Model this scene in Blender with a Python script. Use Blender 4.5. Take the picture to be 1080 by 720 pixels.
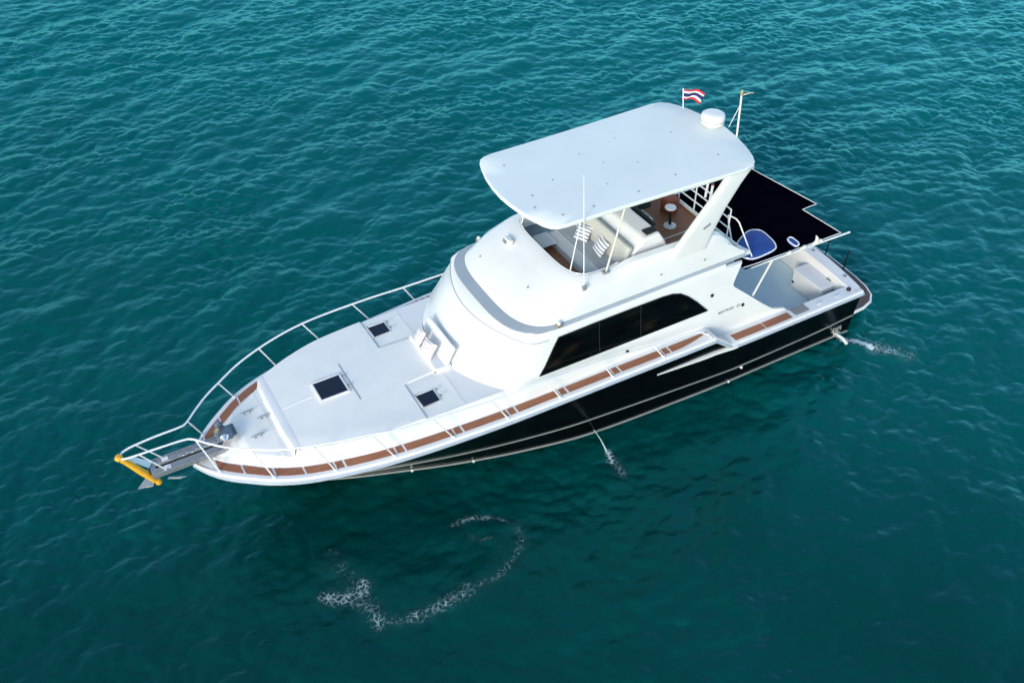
import bpy, bmesh, math, random
import numpy as np
from mathutils import Vector, Matrix

# ------------------------------------------------------------------ clear
for o in list(bpy.data.objects):
    bpy.data.objects.remove(o)
scene = bpy.context.scene
COL = scene.collection
R = math.radians
random.seed(7)
rng = np.random.default_rng(11)

# ------------------------------------------------------------------ camera
cam_d = bpy.data.cameras.new("camera")
cam_d.sensor_width = 36.0
cam_d.lens = 1000.24 / 1080 * 36.0
cam_d.clip_start = 0.5
cam_d.clip_end = 8000
cam = bpy.data.objects.new("camera", cam_d)
COL.objects.link(cam)
cam.location = (9.1485, 14.4352, 16.4505)
cam.rotation_euler = (R(90 - 41.353), 0, R(-119.755 - 90))
scene.camera = cam

# ------------------------------------------------------------------ light
SUN_AZ, SUN_EL = 36.0, 20.0            # degrees from the bow (+x) towards port (+y), elevation
sd = Vector((math.cos(R(SUN_AZ)) * math.cos(R(SUN_EL)), math.sin(R(SUN_AZ)) * math.cos(R(SUN_EL)), math.sin(R(SUN_EL))))
world = bpy.data.worlds.new("World")
scene.world = world
world.use_nodes = True
wn = world.node_tree
sky = wn.nodes.new("ShaderNodeTexSky")
sky.sky_type = 'NISHITA'
sky.sun_disc = False
sky.sun_elevation = R(SUN_EL)
sky.sun_rotation = R(90 - SUN_AZ)
sky.air_density = 1.0
sky.dust_density = 0.6
sky.ozone_density = 0.8
wn.links.new(sky.outputs[0], wn.nodes["Background"].inputs[0])
wn.nodes["Background"].inputs[1].default_value = 0.15
sun_d = bpy.data.lights.new("sun", 'SUN')
sun_d.energy = 1.0
sun_d.angle = R(14.0)
sun_d.color = (1.0, 0.93, 0.82)
sun = bpy.data.objects.new("sun", sun_d)
COL.objects.link(sun)
sun.rotation_euler = sd.to_track_quat('Z', 'Y').to_euler()
sun.location = (0, 0, 40)
scene.view_settings.view_transform = 'Standard'
scene.view_settings.look = 'None'
scene.view_settings.exposure = 1.0
scene.view_settings.gamma = 1.0


# ------------------------------------------------------------------ materials
def mat(name, col, rough=0.4, metal=0.0, var=0.0, vscale=3.0, coat=0.0, bump=0.0, bscale=60.0, spec=0.5, ior=1.45):
    m = bpy.data.materials.new(name)
    m.use_nodes = True
    nt = m.node_tree
    b = nt.nodes["Principled BSDF"]
    b.inputs["Base Color"].default_value = (*col, 1)
    b.inputs["Roughness"].default_value = rough
    b.inputs["Metallic"].default_value = metal
    b.inputs["Coat Weight"].default_value = coat
    b.inputs["Coat Roughness"].default_value = 0.06
    b.inputs["Specular IOR Level"].default_value = spec
    b.inputs["IOR"].default_value = ior
    tc = nt.nodes.new("ShaderNodeTexCoord")
    if var > 0:
        n = nt.nodes.new("ShaderNodeTexNoise")
        n.inputs["Scale"].default_value = vscale
        n.inputs["Detail"].default_value = 6
        r = nt.nodes.new("ShaderNodeValToRGB")
        r.color_ramp.elements[0].position = 0.3
        r.color_ramp.elements[1].position = 0.7
        r.color_ramp.elements[0].color = (*[c * (1 - var) for c in col], 1)
        r.color_ramp.elements[1].color = (*[min(1, c * (1 + var * .5)) for c in col], 1)
        nt.links.new(tc.outputs["Object"], n.inputs["Vector"])
        nt.links.new(n.outputs["Fac"], r.inputs["Fac"])
        nt.links.new(r.outputs["Color"], b.inputs["Base Color"])
    if bump > 0:
        n2 = nt.nodes.new("ShaderNodeTexNoise")
        n2.inputs["Scale"].default_value = bscale
        bp = nt.nodes.new("ShaderNodeBump")
        bp.inputs["Strength"].default_value = bump
        bp.inputs["Distance"].default_value = 0.01
        nt.links.new(tc.outputs["Object"], n2.inputs["Vector"])
        nt.links.new(n2.outputs["Fac"], bp.inputs["Height"])
        nt.links.new(bp.outputs["Normal"], b.inputs["Normal"])
    return m


def teak_mat(name, a, b_, vertical=False):
    m = mat(name, a, 0.6)
    nt = m.node_tree
    b = nt.nodes["Principled BSDF"]
    tc = nt.nodes.new("ShaderNodeTexCoord")
    mp = nt.nodes.new("ShaderNodeMapping")
    mp.inputs["Scale"].default_value = (2.5, 40, 8)
    n = nt.nodes.new("ShaderNodeTexNoise")
    n.inputs["Scale"].default_value = 1.2
    n.inputs["Detail"].default_value = 6
    r = nt.nodes.new("ShaderNodeValToRGB")
    r.color_ramp.elements[0].position = 0.3
    r.color_ramp.elements[1].position = 0.72
    r.color_ramp.elements[0].color = (*b_, 1)
    r.color_ramp.elements[1].color = (*a, 1)
    nt.links.new(tc.outputs["Object"], mp.inputs["Vector"])
    nt.links.new(mp.outputs[0], n.inputs["Vector"])
    nt.links.new(n.outputs["Fac"], r.inputs["Fac"])
    # caulking lines along the boat
    sx = nt.nodes.new("ShaderNodeSeparateXYZ")
    nt.links.new(tc.outputs["Object"], sx.inputs[0])
    ml = nt.nodes.new("ShaderNodeMath"); ml.operation = 'MULTIPLY'; ml.inputs[1].default_value = 14.0
    fr = nt.nodes.new("ShaderNodeMath"); fr.operation = 'FRACT'
    lt = nt.nodes.new("ShaderNodeMath"); lt.operation = 'LESS_THAN'; lt.inputs[1].default_value = 0.08
    nt.links.new(sx.outputs["Y"], ml.inputs[0]); nt.links.new(ml.outputs[0], fr.inputs[0]); nt.links.new(fr.outputs[0], lt.inputs[0])
    mx = nt.nodes.new("ShaderNodeMixRGB")
    mx.inputs["Color2"].default_value = (b_[0] * .35, b_[1] * .35, b_[2] * .4, 1)
    nt.links.new(lt.outputs[0], mx.inputs["Fac"])
    nt.links.new(r.outputs["Color"], mx.inputs["Color1"])
    nt.links.new(mx.outputs[0], b.inputs["Base Color"])
    return m


def stripe_mat(name, axis, freq, c0, c1, duty=0.35):
    m = mat(name, c0, 0.85)
    nt = m.node_tree
    b = nt.nodes["Principled BSDF"]
    tc = nt.nodes.new("ShaderNodeTexCoord")
    sx = nt.nodes.new("ShaderNodeSeparateXYZ")
    nt.links.new(tc.outputs["Object"], sx.inputs[0])
    ml = nt.nodes.new("ShaderNodeMath"); ml.operation = 'MULTIPLY'; ml.inputs[1].default_value = freq
    fr = nt.nodes.new("ShaderNodeMath"); fr.operation = 'FRACT'
    lt = nt.nodes.new("ShaderNodeMath"); lt.operation = 'LESS_THAN'; lt.inputs[1].default_value = duty
    nt.links.new(sx.outputs[axis], ml.inputs[0]); nt.links.new(ml.outputs[0], fr.inputs[0]); nt.links.new(fr.outputs[0], lt.inputs[0])
    mx = nt.nodes.new("ShaderNodeMixRGB")
    mx.inputs["Color1"].default_value = (*c0, 1)
    mx.inputs["Color2"].default_value = (*c1, 1)
    nt.links.new(lt.outputs[0], mx.inputs["Fac"])
    nt.links.new(mx.outputs[0], b.inputs["Base Color"])
    return m


def tinted_glass(name):
    """nearly black tinted glass with a hint of the brown cabin inside"""
    m = mat(name, (.002, .002, .0025), 0.05, spec=.22)
    nt = m.node_tree; b = nt.nodes["Principled BSDF"]
    tc = nt.nodes.new("ShaderNodeTexCoord")
    mp = nt.nodes.new("ShaderNodeMapping"); mp.inputs["Scale"].default_value = (.9, 1, 2.6)
    n = nt.nodes.new("ShaderNodeTexNoise"); n.inputs["Scale"].default_value = 1.7; n.inputs["Detail"].default_value = 4
    r = nt.nodes.new("ShaderNodeValToRGB")
    r.color_ramp.elements[0].position = .55; r.color_ramp.elements[0].color = (.0016, .0016, .0022, 1)
    r.color_ramp.elements[1].position = .80; r.color_ramp.elements[1].color = (.015, .011, .007, 1)
    nt.links.new(tc.outputs["Object"], mp.inputs["Vector"]); nt.links.new(mp.outputs[0], n.inputs["Vector"])
    nt.links.new(n.outputs["Fac"], r.inputs["Fac"]); nt.links.new(r.outputs["Color"], b.inputs["Base Color"])
    return m


M = dict(
    gel=mat("gelcoat_white", (.80, .80, .785), 0.30, var=.055, vscale=1.1, coat=.25),
    deck=mat("nonskid_deck", (.86, .86, .81), 0.7, var=.05, vscale=1.6, bump=.25, bscale=220),
    top=mat("hardtop_white", (.82, .865, .81), 0.45, var=.035, vscale=.9, bump=.05, bscale=120),
    black=mat("hull_black", (.0016, .0016, .0024), 0.14, spec=.13, var=.3, vscale=2),
    strake=mat("strake_grey", (.22, .235, .225), 0.35, var=.15, vscale=6),
    band=mat("band_grey", (.35, .40, .44), 0.4, var=.06, vscale=2),
    teak=teak_mat("teak", (.40, .165, .085), (.26, .10, .05)),
    teakdark=teak_mat("teak_dark", (.36, .155, .075), (.24, .095, .042)),
    glass=tinted_glass("dark_glass"),
    mullion=mat("mullion_grey", (.014, .016, .018), .6, spec=.2),
    hatch=mat("hatch_glass", (.007, .012, .028), 0.12, spec=.5),
    steel=mat("polished_steel", (.80, .82, .84), 0.22, metal=.75),
    rail=mat("rail_steel", (.84, .85, .86), 0.25, metal=.08),
    dark=mat("dark_rubber", (.012, .012, .014), 0.6),
    rub=mat("rub_rail_grey", (.42, .48, .55), 0.35, var=.08, vscale=5),
    gasket=mat("grey_gasket", (.25, .26, .27), 0.6),
    grey=mat("grey_cushion", (.34, .37, .40), 0.8, var=.06, vscale=6, bump=.1, bscale=90),
    light=mat("light_grey_cushion", (.55, .57, .58), 0.8, var=.05, vscale=5),
    beige=mat("beige_panel", (.52, .52, .48), 0.7, var=.05, vscale=5),
    slate=mat("slate_cushion", (.13, .18, .23), 0.8, var=.08, vscale=5),
    awning=mat("awning_black", (.0016, .0016, .0045), 1.0, var=.3, vscale=3, spec=0.0),
    blue=mat("blue_canvas", (.012, .065, .30), 0.75, var=.22, vscale=4, bump=.3, bscale=14),
    cream=mat("cream_canvas", (.70, .68, .60), 0.75, var=.06, vscale=8),
    yellow=mat("yellow_paint", (.88, .44, .03), 0.45, var=.12, vscale=9),
    galv=mat("galvanised_metal", (.36, .38, .40), 0.42, metal=.55, var=.2, vscale=14),
    plank=mat("pulpit_plank", (.27, .29, .31), 0.55, var=.12, vscale=12),
    brown=mat("brown_leather", (.22, .06, .025), 0.55),
    wine=mat("dark_wood_door", (.055, .032, .020), 0.3, var=.4, vscale=4),
    brass=mat("brass", (.42, .34, .24), 0.35, metal=.6),
    red=mat("flag_red", (.62, .03, .05), 0.8),
    navy=mat("flag_navy", (.02, .03, .12), 0.8),
    white=mat("cloth_white", (.82, .82, .82), 0.8),
    platform=mat("platform_teak", (.10, .075, .068), 0.7, var=.2, vscale=5),
    liner=mat("cockpit_liner", (.68, .86, .90), 0.55, var=.05, vscale=2),
    text=mat("lettering_grey", (.22, .23, .24), 0.4),
    pillow=stripe_mat("striped_cloth", 0, 13.0, (.80, .80, .80), (.20, .23, .27), .38),
    pillow2=stripe_mat("pink_striped_cloth", 0, 20.0, (.82, .80, .79), (.42, .33, .34), .36),
    foam=mat("foam_white", (.62, .72, .72), 0.7, var=.25, vscale=8),
)


# ------------------------------------------------------------------ mesh helpers
def cur(xs, ys):
    """smooth monotone (pchip) interpolation"""
    xs = np.array(xs, float); ys = np.array(ys, float)
    if xs[0] > xs[-1]:
        xs, ys = xs[::-1], ys[::-1]
    h = np.diff(xs); d = np.diff(ys) / h
    m = np.zeros(len(xs))
    for i in range(1, len(xs) - 1):
        if d[i - 1] * d[i] > 0:
            w1 = 2 * h[i] + h[i - 1]; w2 = h[i] + 2 * h[i - 1]
            m[i] = (w1 + w2) / (w1 / d[i - 1] + w2 / d[i])
    m[0], m[-1] = d[0], d[-1]

    def f(x):
        x = min(max(float(x), xs[0]), xs[-1])
        i = min(max(int(np.searchsorted(xs, x)) - 1, 0), len(h) - 1)
        t = (x - xs[i]) / h[i]
        return float((1 + 2 * t) * (1 - t) ** 2 * ys[i] + t * (1 - t) ** 2 * h[i] * m[i] + t * t * (3 - 2 * t) * ys[i + 1] + t * t * (t - 1) * h[i] * m[i + 1])
    return f


class MB:
    def __init__(s):
        s.v = []; s.f = []; s.mi = []

    def add(s, vs, fs, mi=0):
        b = len(s.v)
        s.v += [tuple(map(float, q)) for q in vs]
        s.f += [tuple(b + i for i in f) for f in fs]
        s.mi += [mi] * len(fs)
        return s

    def box(s, c, d, rot=None, mi=0):
        vs = [Vector((x * d[0] / 2, y * d[1] / 2, z * d[2] / 2)) for z in (-1, 1) for y in (-1, 1) for x in (-1, 1)]
        if rot is not None:
            vs = [rot @ v for v in vs]
        vs = [v + Vector(c) for v in vs]
        return s.add(vs, [(0, 2, 3, 1), (4, 5, 7, 6), (0, 1, 5, 4), (2, 6, 7, 3), (0, 4, 6, 2), (1, 3, 7, 5)], mi)

    def prism(s, pts, z0, z1, mi=0):
        """pts: plan outline; z0/z1 numbers or functions of (x, y)"""
        n = len(pts)
        g = lambda z, q: z(q[0], q[1]) if callable(z) else z
        vs = [(q[0], q[1], g(z0, q)) for q in pts] + [(q[0], q[1], g(z1, q)) for q in pts]
        a = sum(pts[i][0] * pts[(i + 1) % n][1] - pts[(i + 1) % n][0] * pts[i][1] for i in range(n))
        fs = [tuple(range(n))[::-1], tuple(range(n, 2 * n))] + [(i, (i + 1) % n, n + (i + 1) % n, n + i) for i in range(n)]
        if a < 0:
            fs = [f[::-1] for f in fs]
        return s.add(vs, fs, mi)

    def extrude3(s, pts, off, mi=0):
        """3-D polygon extruded by vector off"""
        n = len(pts); off = Vector(off)
        vs = [Vector(q) for q in pts] + [Vector(q) + off for q in pts]
        fs = [tuple(range(n))[::-1], tuple(range(n, 2 * n))] + [(i, (i + 1) % n, n + (i + 1) % n, n + i) for i in range(n)]
        return s.add(vs, fs, mi)

    def tube(s, path, r, n=8, closed=False, cap=True, mi=0):
        P = [Vector(q) for q in path]
        N = len(P)
        rs = r if isinstance(r, (list, tuple)) else [r] * N
        vs = []; fs = []
        up = Vector((0, 0, 1))
        prev = None
        for i in range(N):
            if closed:
                t = P[(i + 1) % N] - P[i - 1]
            else:
                t = P[min(i + 1, N - 1)] - P[max(i - 1, 0)]
            t.normalize()
            if prev is None:
                a = up if abs(t.dot(up)) < .95 else Vector((1, 0, 0))
                x = t.cross(a).normalized()
            else:
                x = (prev - t * prev.dot(t)).normalized()
            prev = x
            y = t.cross(x)
            for k in range(n):
                an = 2 * math.pi * k / n
                vs.append(P[i] + (x * math.cos(an) + y * math.sin(an)) * rs[i])
        M_ = N if closed else N - 1
        for i in range(M_):
            j = (i + 1) % N
            for k in range(n):
                fs.append((i * n + k, i * n + (k + 1) % n, j * n + (k + 1) % n, j * n + k))
        if cap and not closed:
            fs.append(tuple(range(n))[::-1]); fs.append(tuple(range((N - 1) * n, N * n)))
        return s.add(vs, fs, mi)

    def loft(s, rings, closed=False, mi=0, cap0=False, cap1=False, flip=False):
        n = len(rings[0])
        vs = [q for r in rings for q in r]; fs = []
        for i in range(len(rings) - 1):
            for k in range(n if closed else n - 1):
                k2 = (k + 1) % n
                fs.append((i * n + k, i * n + k2, (i + 1) * n + k2, (i + 1) * n + k))
        if cap0: fs.append(tuple(range(n))[::-1])
        if cap1: fs.append(tuple(range((len(rings) - 1) * n, len(rings) * n)))
        if flip: fs = [f[::-1] for f in fs]
        return s.add(vs, fs, mi)

    def lathe(s, prof, c, axis=(0, 0, 1), n=20, mi=0):
        q = Vector(axis).normalized().to_track_quat('Z', 'Y')
        rings = []
        for (r, z) in prof:
            rings.append([Vector(c) + q @ Vector((r * math.cos(2 * math.pi * k / n), r * math.sin(2 * math.pi * k / n), z)) for k in range(n)])
        return s.loft(rings, True, mi, True, True)

    def build(s, name, m, parent=None, smooth=True, bevel=0.0, seg=2, ang=38, recalc=True):
        me = bpy.data.meshes.new(name)
        me.from_pydata(s.v, [], s.f)
        for mm in (m if isinstance(m, (list, tuple)) else [m]):
            me.materials.append(mm)
        me.polygons.foreach_set("material_index", s.mi)
        if recalc:
            bm = bmesh.new(); bm.from_mesh(me)
            bmesh.ops.remove_doubles(bm, verts=bm.verts, dist=1e-5)
            bmesh.ops.recalc_face_normals(bm, faces=bm.faces)
            bm.to_mesh(me); bm.free()
        me.update()
        if smooth:
            me.polygons.foreach_set("use_smooth", [True] * len(me.polygons))
            me.set_sharp_from_angle(angle=R(ang))
        o = bpy.data.objects.new(name, me)
        COL.objects.link(o)
        if parent: o.parent = parent
        if bevel:
            b = o.modifiers.new("bevel", 'BEVEL')
            b.width = bevel; b.segments = seg; b.limit_method = 'ANGLE'; b.angle_limit = R(35)
            b.harden_normals = False
        return o


def empty(name, loc=(0, 0, 0), rz=0):
    o = bpy.data.objects.new(name, None)
    o.empty_display_size = .3
    COL.objects.link(o)
    o.location = loc; o.rotation_euler = (0, 0, rz)
    return o


def tag(o, label=None, cat=None, group=None, kind=None):
    if label: o["label"] = label
    if cat: o["category"] = cat
    if group: o["group"] = group
    if kind: o["kind"] = kind
    return o


def ucurve(xf, xc, w, n, xa, wa, z, nf=28, ns=16, zf=None):
    """U-shaped plan line, port aft -> round the front -> starboard aft"""
    pts = []
    for i in range(ns):
        t = i / ns
        pts.append((xa + (xc - xa) * t, wa + (w - wa) * t))
    for i in range(nf + 1):
        th = math.pi / 2 * (1 - 2 * i / nf)
        c, sn = abs(math.cos(th)), math.sin(th)
        pts.append((xc + (xf - xc) * c ** (2 / n), w * math.copysign(abs(sn) ** (2 / n), sn)))
    for i in range(ns - 1, -1, -1):
        t = i / ns
        pts.append((xa + (xc - xa) * t, -(wa + (w - wa) * t)))
    return [(x, y, (zf(x, y) if zf else z)) for x, y in pts]


# ================================================================== WATER
def ocean(L, N, lam, slope, th0, spread, iso, seed, lmin):
    r = np.random.default_rng(seed)
    k = 2 * np.pi * np.fft.fftfreq(N, L / N)
    kx, ky = np.meshgrid(k, k, indexing='ij')
    K = np.hypot(kx, ky); K[0, 0] = 1e-6
    th = np.arctan2(ky, kx)
    Lp = .707 * lam / (2 * np.pi)
    P = np.exp(-1 / (K * Lp) ** 2) / K ** 4 * np.exp(-(K * lmin) ** 2)
    P *= (np.abs(np.cos((th - th0) / 1)) ** spread) + iso
    P[0, 0] = 0
    h = (r.normal(size=(N, N)) + 1j * r.normal(size=(N, N))) * np.sqrt(P)
    H = np.real(np.fft.ifft2(h))
    sx = np.real(np.fft.ifft2(1j * kx * h)); sy = np.real(np.fft.ifft2(1j * ky * h))
    g = slope / np.sqrt(np.mean(sx ** 2 + sy ** 2))
    Dx = np.real(np.fft.ifft2(-1j * kx / K * h)); Dy = np.real(np.fft.ifft2(-1j * ky / K * h))
    return H * g, Dx * g, Dy * g


OC_L, OC_N = 64.0, 2048
f1 = ocean(OC_L, OC_N, 3.0, .135, R(100), 2, .10, 3, .04)
f2 = ocean(OC_L, OC_N, .75, .15, R(66), 1.6, .20, 5, .022)
f3 = ocean(OC_L, OC_N, 5.5, .065, R(118), 4, .05, 9, .06)
# gusts: the small ripples come and go in broad patches
gust = ocean(OC_L, OC_N, 9.0, .1, R(80), 1, .4, 21, 1.2)[0]
gust = np.clip(1.0 + .42 * gust / gust.std(), .35, 1.9)
OC = [a + b * gust + c for a, b, c in zip(f1, f2, f3)]


def oc_sample(F, x, y):
    u = (np.asarray(x) / OC_L * OC_N) % OC_N; v = (np.asarray(y) / OC_L * OC_N) % OC_N
    i = np.floor(u).astype(int); j = np.floor(v).astype(int)
    a = u - i; b = v - j
    i0, i1, j0, j1 = i % OC_N, (i + 1) % OC_N, j % OC_N, (j + 1) % OC_N
    return F[i0, j0] * (1 - a) * (1 - b) + F[i1, j0] * a * (1 - b) + F[i0, j1] * (1 - a) * b + F[i1, j1] * a * b


def calm(x, y):
    """the sea is a little quieter in the lee of the boat (nearer the camera)"""
    t = np.clip((np.asarray(y) * .87 + np.asarray(x) * .5 + 4) / 14, 0, 1)
    return 1 - .22 * t * t * (3 - 2 * t)


def axis_coords(a, b, step, far):
    c = list(np.arange(a, b + step, step))
    s = step; x = c[-1]
    while x < far:
        s *= 1.35; x += s; c.append(x)
    s = step; x = c[0]
    while x > -far:
        s *= 1.35; x -= s; c.insert(0, x)
    return np.array(c)


xs = axis_coords(-36, 16, .046, 3000)
ys = axis_coords(-36, 13.5, .046, 3000)
X, Y = np.meshgrid(xs, ys, indexing='ij')
sx = np.gradient(xs); sy = np.gradient(ys)
fade = np.clip(1.6 - np.maximum(sx[:, None], sy[None, :]) / .5, 0, 1) * calm(X, Y)
Hh = oc_sample(OC[0], X, Y) * fade
PX = X + 1.0 * oc_sample(OC[1], X, Y) * fade
PY = Y + 1.0 * oc_sample(OC[2], X, Y) * fade
nx, ny = X.shape
verts = np.stack([PX.ravel(), PY.ravel(), Hh.ravel()], 1)
ii = (np.arange(nx - 1)[:, None] * ny + np.arange(ny - 1)[None, :]).ravel()
quads = np.stack([ii, ii + ny, ii + ny + 1, ii + 1], 1)
wme = bpy.data.meshes.new("sea_water")
wme.vertices.add(len(verts)); wme.vertices.foreach_set("co", verts.ravel())
wme.loops.add(quads.size); wme.loops.foreach_set("vertex_index", quads.ravel().astype(np.int32))
wme.polygons.add(len(quads))
wme.polygons.foreach_set("loop_start", np.arange(0, quads.size, 4, dtype=np.int32))
wme.polygons.foreach_set("use_smooth", np.ones(len(quads), bool))
wme.update(calc_edges=True)
wm = bpy.data.materials.new("sea_water"); wm.use_nodes = True
nt = wm.node_tree; b = nt.nodes["Principled BSDF"]
b.inputs["Base Color"].default_value = (0.002, 0.052, 0.060, 1)
b.inputs["Roughness"].default_value = 0.06
b.inputs["IOR"].default_value = 1.333
tc = nt.nodes.new("ShaderNodeTexCoord")
mp = nt.nodes.new("ShaderNodeMapping"); mp.inputs["Rotation"].default_value = (0, 0, R(-12)); mp.inputs["Scale"].default_value = (1.0, 2.2, 1)
n1 = nt.nodes.new("ShaderNodeTexNoise"); n1.inputs["Scale"].default_value = 5.0; n1.inputs["Detail"].default_value = 5; n1.inputs["Roughness"].default_value = .6
bp = nt.nodes.new("ShaderNodeBump"); bp.inputs["Strength"].default_value = .5; bp.inputs["Distance"].default_value = .03
nt.links.new(tc.outputs["Object"], mp.inputs["Vector"]); nt.links.new(mp.outputs[0], n1.inputs["Vector"])
nt.links.new(n1.outputs["Fac"], bp.inputs["Height"]); nt.links.new(bp.outputs[0], b.inputs["Normal"])
# murky patches; turquoise further out, with hull shade and sky reflection painted into the gradient
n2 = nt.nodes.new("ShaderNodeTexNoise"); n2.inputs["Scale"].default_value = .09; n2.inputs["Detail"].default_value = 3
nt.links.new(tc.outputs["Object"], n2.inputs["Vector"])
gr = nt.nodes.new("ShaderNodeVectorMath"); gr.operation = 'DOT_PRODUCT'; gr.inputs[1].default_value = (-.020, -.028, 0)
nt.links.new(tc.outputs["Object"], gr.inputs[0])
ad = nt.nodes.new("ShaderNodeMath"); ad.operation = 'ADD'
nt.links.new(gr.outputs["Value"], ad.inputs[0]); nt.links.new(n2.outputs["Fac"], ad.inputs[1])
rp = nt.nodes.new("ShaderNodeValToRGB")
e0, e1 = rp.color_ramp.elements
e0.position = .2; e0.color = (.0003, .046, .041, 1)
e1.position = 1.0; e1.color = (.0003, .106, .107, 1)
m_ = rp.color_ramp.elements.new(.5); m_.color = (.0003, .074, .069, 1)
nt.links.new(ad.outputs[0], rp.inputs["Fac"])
nt.nodes.remove(b)
df = nt.nodes.new("ShaderNodeBsdfDiffuse"); gl = nt.nodes.new("ShaderNodeBsdfGlossy")
gl.inputs["Roughness"].default_value = .07; gl.inputs["Color"].default_value = (.26, .93, .97, 1)
fz = nt.nodes.new("ShaderNodeFresnel"); fz.inputs["IOR"].default_value = 1.39
ms_ = nt.nodes.new("ShaderNodeMixShader")
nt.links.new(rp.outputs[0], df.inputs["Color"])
for n_ in (df, gl, fz): nt.links.new(bp.outputs[0], n_.inputs["Normal"])
nt.links.new(fz.outputs[0], ms_.inputs[0]); nt.links.new(df.outputs[0], ms_.inputs[1]); nt.links.new(gl.outputs[0], ms_.inputs[2])
nt.links.new(ms_.outputs[0], nt.nodes["Material Output"].inputs["Surface"])
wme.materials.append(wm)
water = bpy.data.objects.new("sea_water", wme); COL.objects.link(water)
tag(water, "teal green rippled sea water around the yacht", "sea", kind="structure")


def wz(x, y):
    return float(oc_sample(OC[0], x, y) * calm(x, y))


# ================================================================== YACHT
Y_ = tag(empty("motor_yacht"), "white flybridge motor yacht with black hull sides, teak side decks and a flat white hardtop", "yacht")

# ---- hull lines (from the photograph)
XS = [-8.0, -6, -4, -2, 0, 2, 3.1, 4.1, 5.04, 6.0, 6.6, 7.16, 7.5, 8.0, 8.26, 8.43]
ysheer = cur(XS, [2.40, 2.45, 2.47, 2.46, 2.42, 2.35, 2.27, 2.17, 2.03, 1.81, 1.62, 1.34, 1.09, .66, .33, .02])
zb_fore = cur([-3.2, -1, 1, 3, 4, 5, 6, 7, 8.43], [1.965, 1.98, 1.965, 1.915, 1.89, 1.86, 1.84, 1.83, 1.77])
zb_aft = cur([-8.0, -6.15, -4.93, -3.6], [1.38, 1.455, 1.485, 1.52])


def zbound(x):
    """sheer line: high forward, a straight ramp down to the cockpit"""
    if x >= -3.12: return zb_fore(x)
    if x <= -3.70: return zb_aft(x)
    t = (-3.12 - x) / .58
    return zb_fore(-3.12) * (1 - t) + zb_aft(-3.70) * t


ychine = cur([-8, -4, -2, 0, 1.5, 3, 4.5, 6, 6.7, 7.0], [2.30, 2.30, 2.23, 2.10, 1.82, 1.42, .92, .40, .12, .01])
zchine = cur([-8, -4, 0, 3, 5, 6, 7.0], [.06, .13, .15, .16, .20, .28, .42])


def hull_pt(s, u, side=1):
    """s 0 stern .. 1 stem, u 0 chine .. 1 sheer"""
    xa = -8 + s * 15.0; xb = -8 + s * 16.43
    x = xa + (xb - xa) * u
    g = 1.0 + .35 * max(0, (s - .45) / .55) ** .8
    y = ychine(xa) + (ysheer(xb) - ychine(xa)) * u ** g
    z = zchine(xa) + (zbound(xb) - zchine(xa)) * u
    return Vector((x, side * y, z))


def u_for_z(s, z):
    lo, hi = 0., 1.
    for _ in range(24):
        m = (lo + hi) / 2
        if hull_pt(s, m).z < z: lo = m
        else: hi = m
    return (lo + hi) / 2


SS = sorted(set([round(i / 70, 4) for i in range(71)] + [(-3.74 + 8) / 16.43, (-3.70 + 8) / 16.43, (-3.4 + 8) / 16.43, (-3.12 + 8) / 16.43, (-3.09 + 8) / 16.43, .985, .993]))
rings = []
US = [0, .12, .25, .4, .55, .7, .85, 1.0]
for s in SS:
    p = [hull_pt(s, u) for u in US]
    c = p[0]
    keel = Vector((c.x - .02, 0, -.75 + .95 * max(0, (s - .8) / .2) ** 2))
    st = [Vector((q.x, -q.y, q.z)) for q in p]
    rings.append(st[::-1] + [keel] + p)
mb = MB(); mb.loft(rings, False, cap0=True)
hull = mb.build("hull", M['black'], Y_, ang=30)
tag(hull, "glossy black hull sides")
# black infill panel in the step of the sheer is the hull itself; white moulding below it
for sd_ in (1, -1):
    # two thin grey spray rails
    zu = cur([-8, -6.4, -4.25, -2, 0, 2, 3, 4, 5, 6.0], [.66, .60, .60, .70, .79, .82, .84, .88, .92, 1.0])
    path = []
    for i in range(60):
        s = 0.002 + .855 * i / 59
        x = -8 + s * 15.6
        q = hull_pt(s, u_for_z(s, zu(x)), sd_)
        path.append(q + Vector((0, .012 * sd_, 0)))
    MB().tube(path, .020, 6).build("spray_rail", M['strake'], hull)
    path = []
    for i in range(60):
        s = 0.002 + .93 * i / 59
        q = hull_pt(s, .015, sd_)
        path.append(q + Vector((0, .015 * sd_, .01)))
    MB().tube(path, .032, 6).build("chine_rail", M['strake'], hull)
    # white moulding where the sheer steps down
    rg = []
    for i in range(40):
        x = -1.42 - (2.4) * i / 39
        t = min(1, i / 22)
        z = 1.575 - .05 * i / 39
        s = (x + 8) / 16.43
        u = u_for_z(s, z); q = hull_pt(s, u, sd_)
        hgt = .018 + .042 * t
        rg.append([(q.x, q.y - .03 * sd_, z + hgt), (q.x, q.y + (.02 + .045 * t) * sd_, z + hgt * .8), (q.x, q.y + (.02 + .045 * t) * sd_, z - hgt * .6), (q.x, q.y - .03 * sd_, z - hgt)])
    MB().loft(rg, True, cap0=True, cap1=True).build("step_moulding", M['gel'], hull)
# portlight fittings / small white dots on the lower rail
for x, u in ((4.25, .02), (2.9, .02), (-3.9, .02), (-4.3, .30)):
    s = (x + 8) / 15.2
    q = hull_pt(s, u)
    MB().lathe([(.0, 0), (.035, 0), (.035, .05), (.0, .05)], q, (0, 1, .1), 10).build("through_hull_fitting", M['rail'], hull)

# ---- gunwale, rub rail and side-deck coaming
def plan_frame(x):
    e = .02
    dy = (ysheer(x + e) - ysheer(x - e)) / (2 * e)
    t = Vector((1, dy, 0)).normalized()
    return Vector((-t.y, t.x, 0))      # outward (+y) normal, port side


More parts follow.
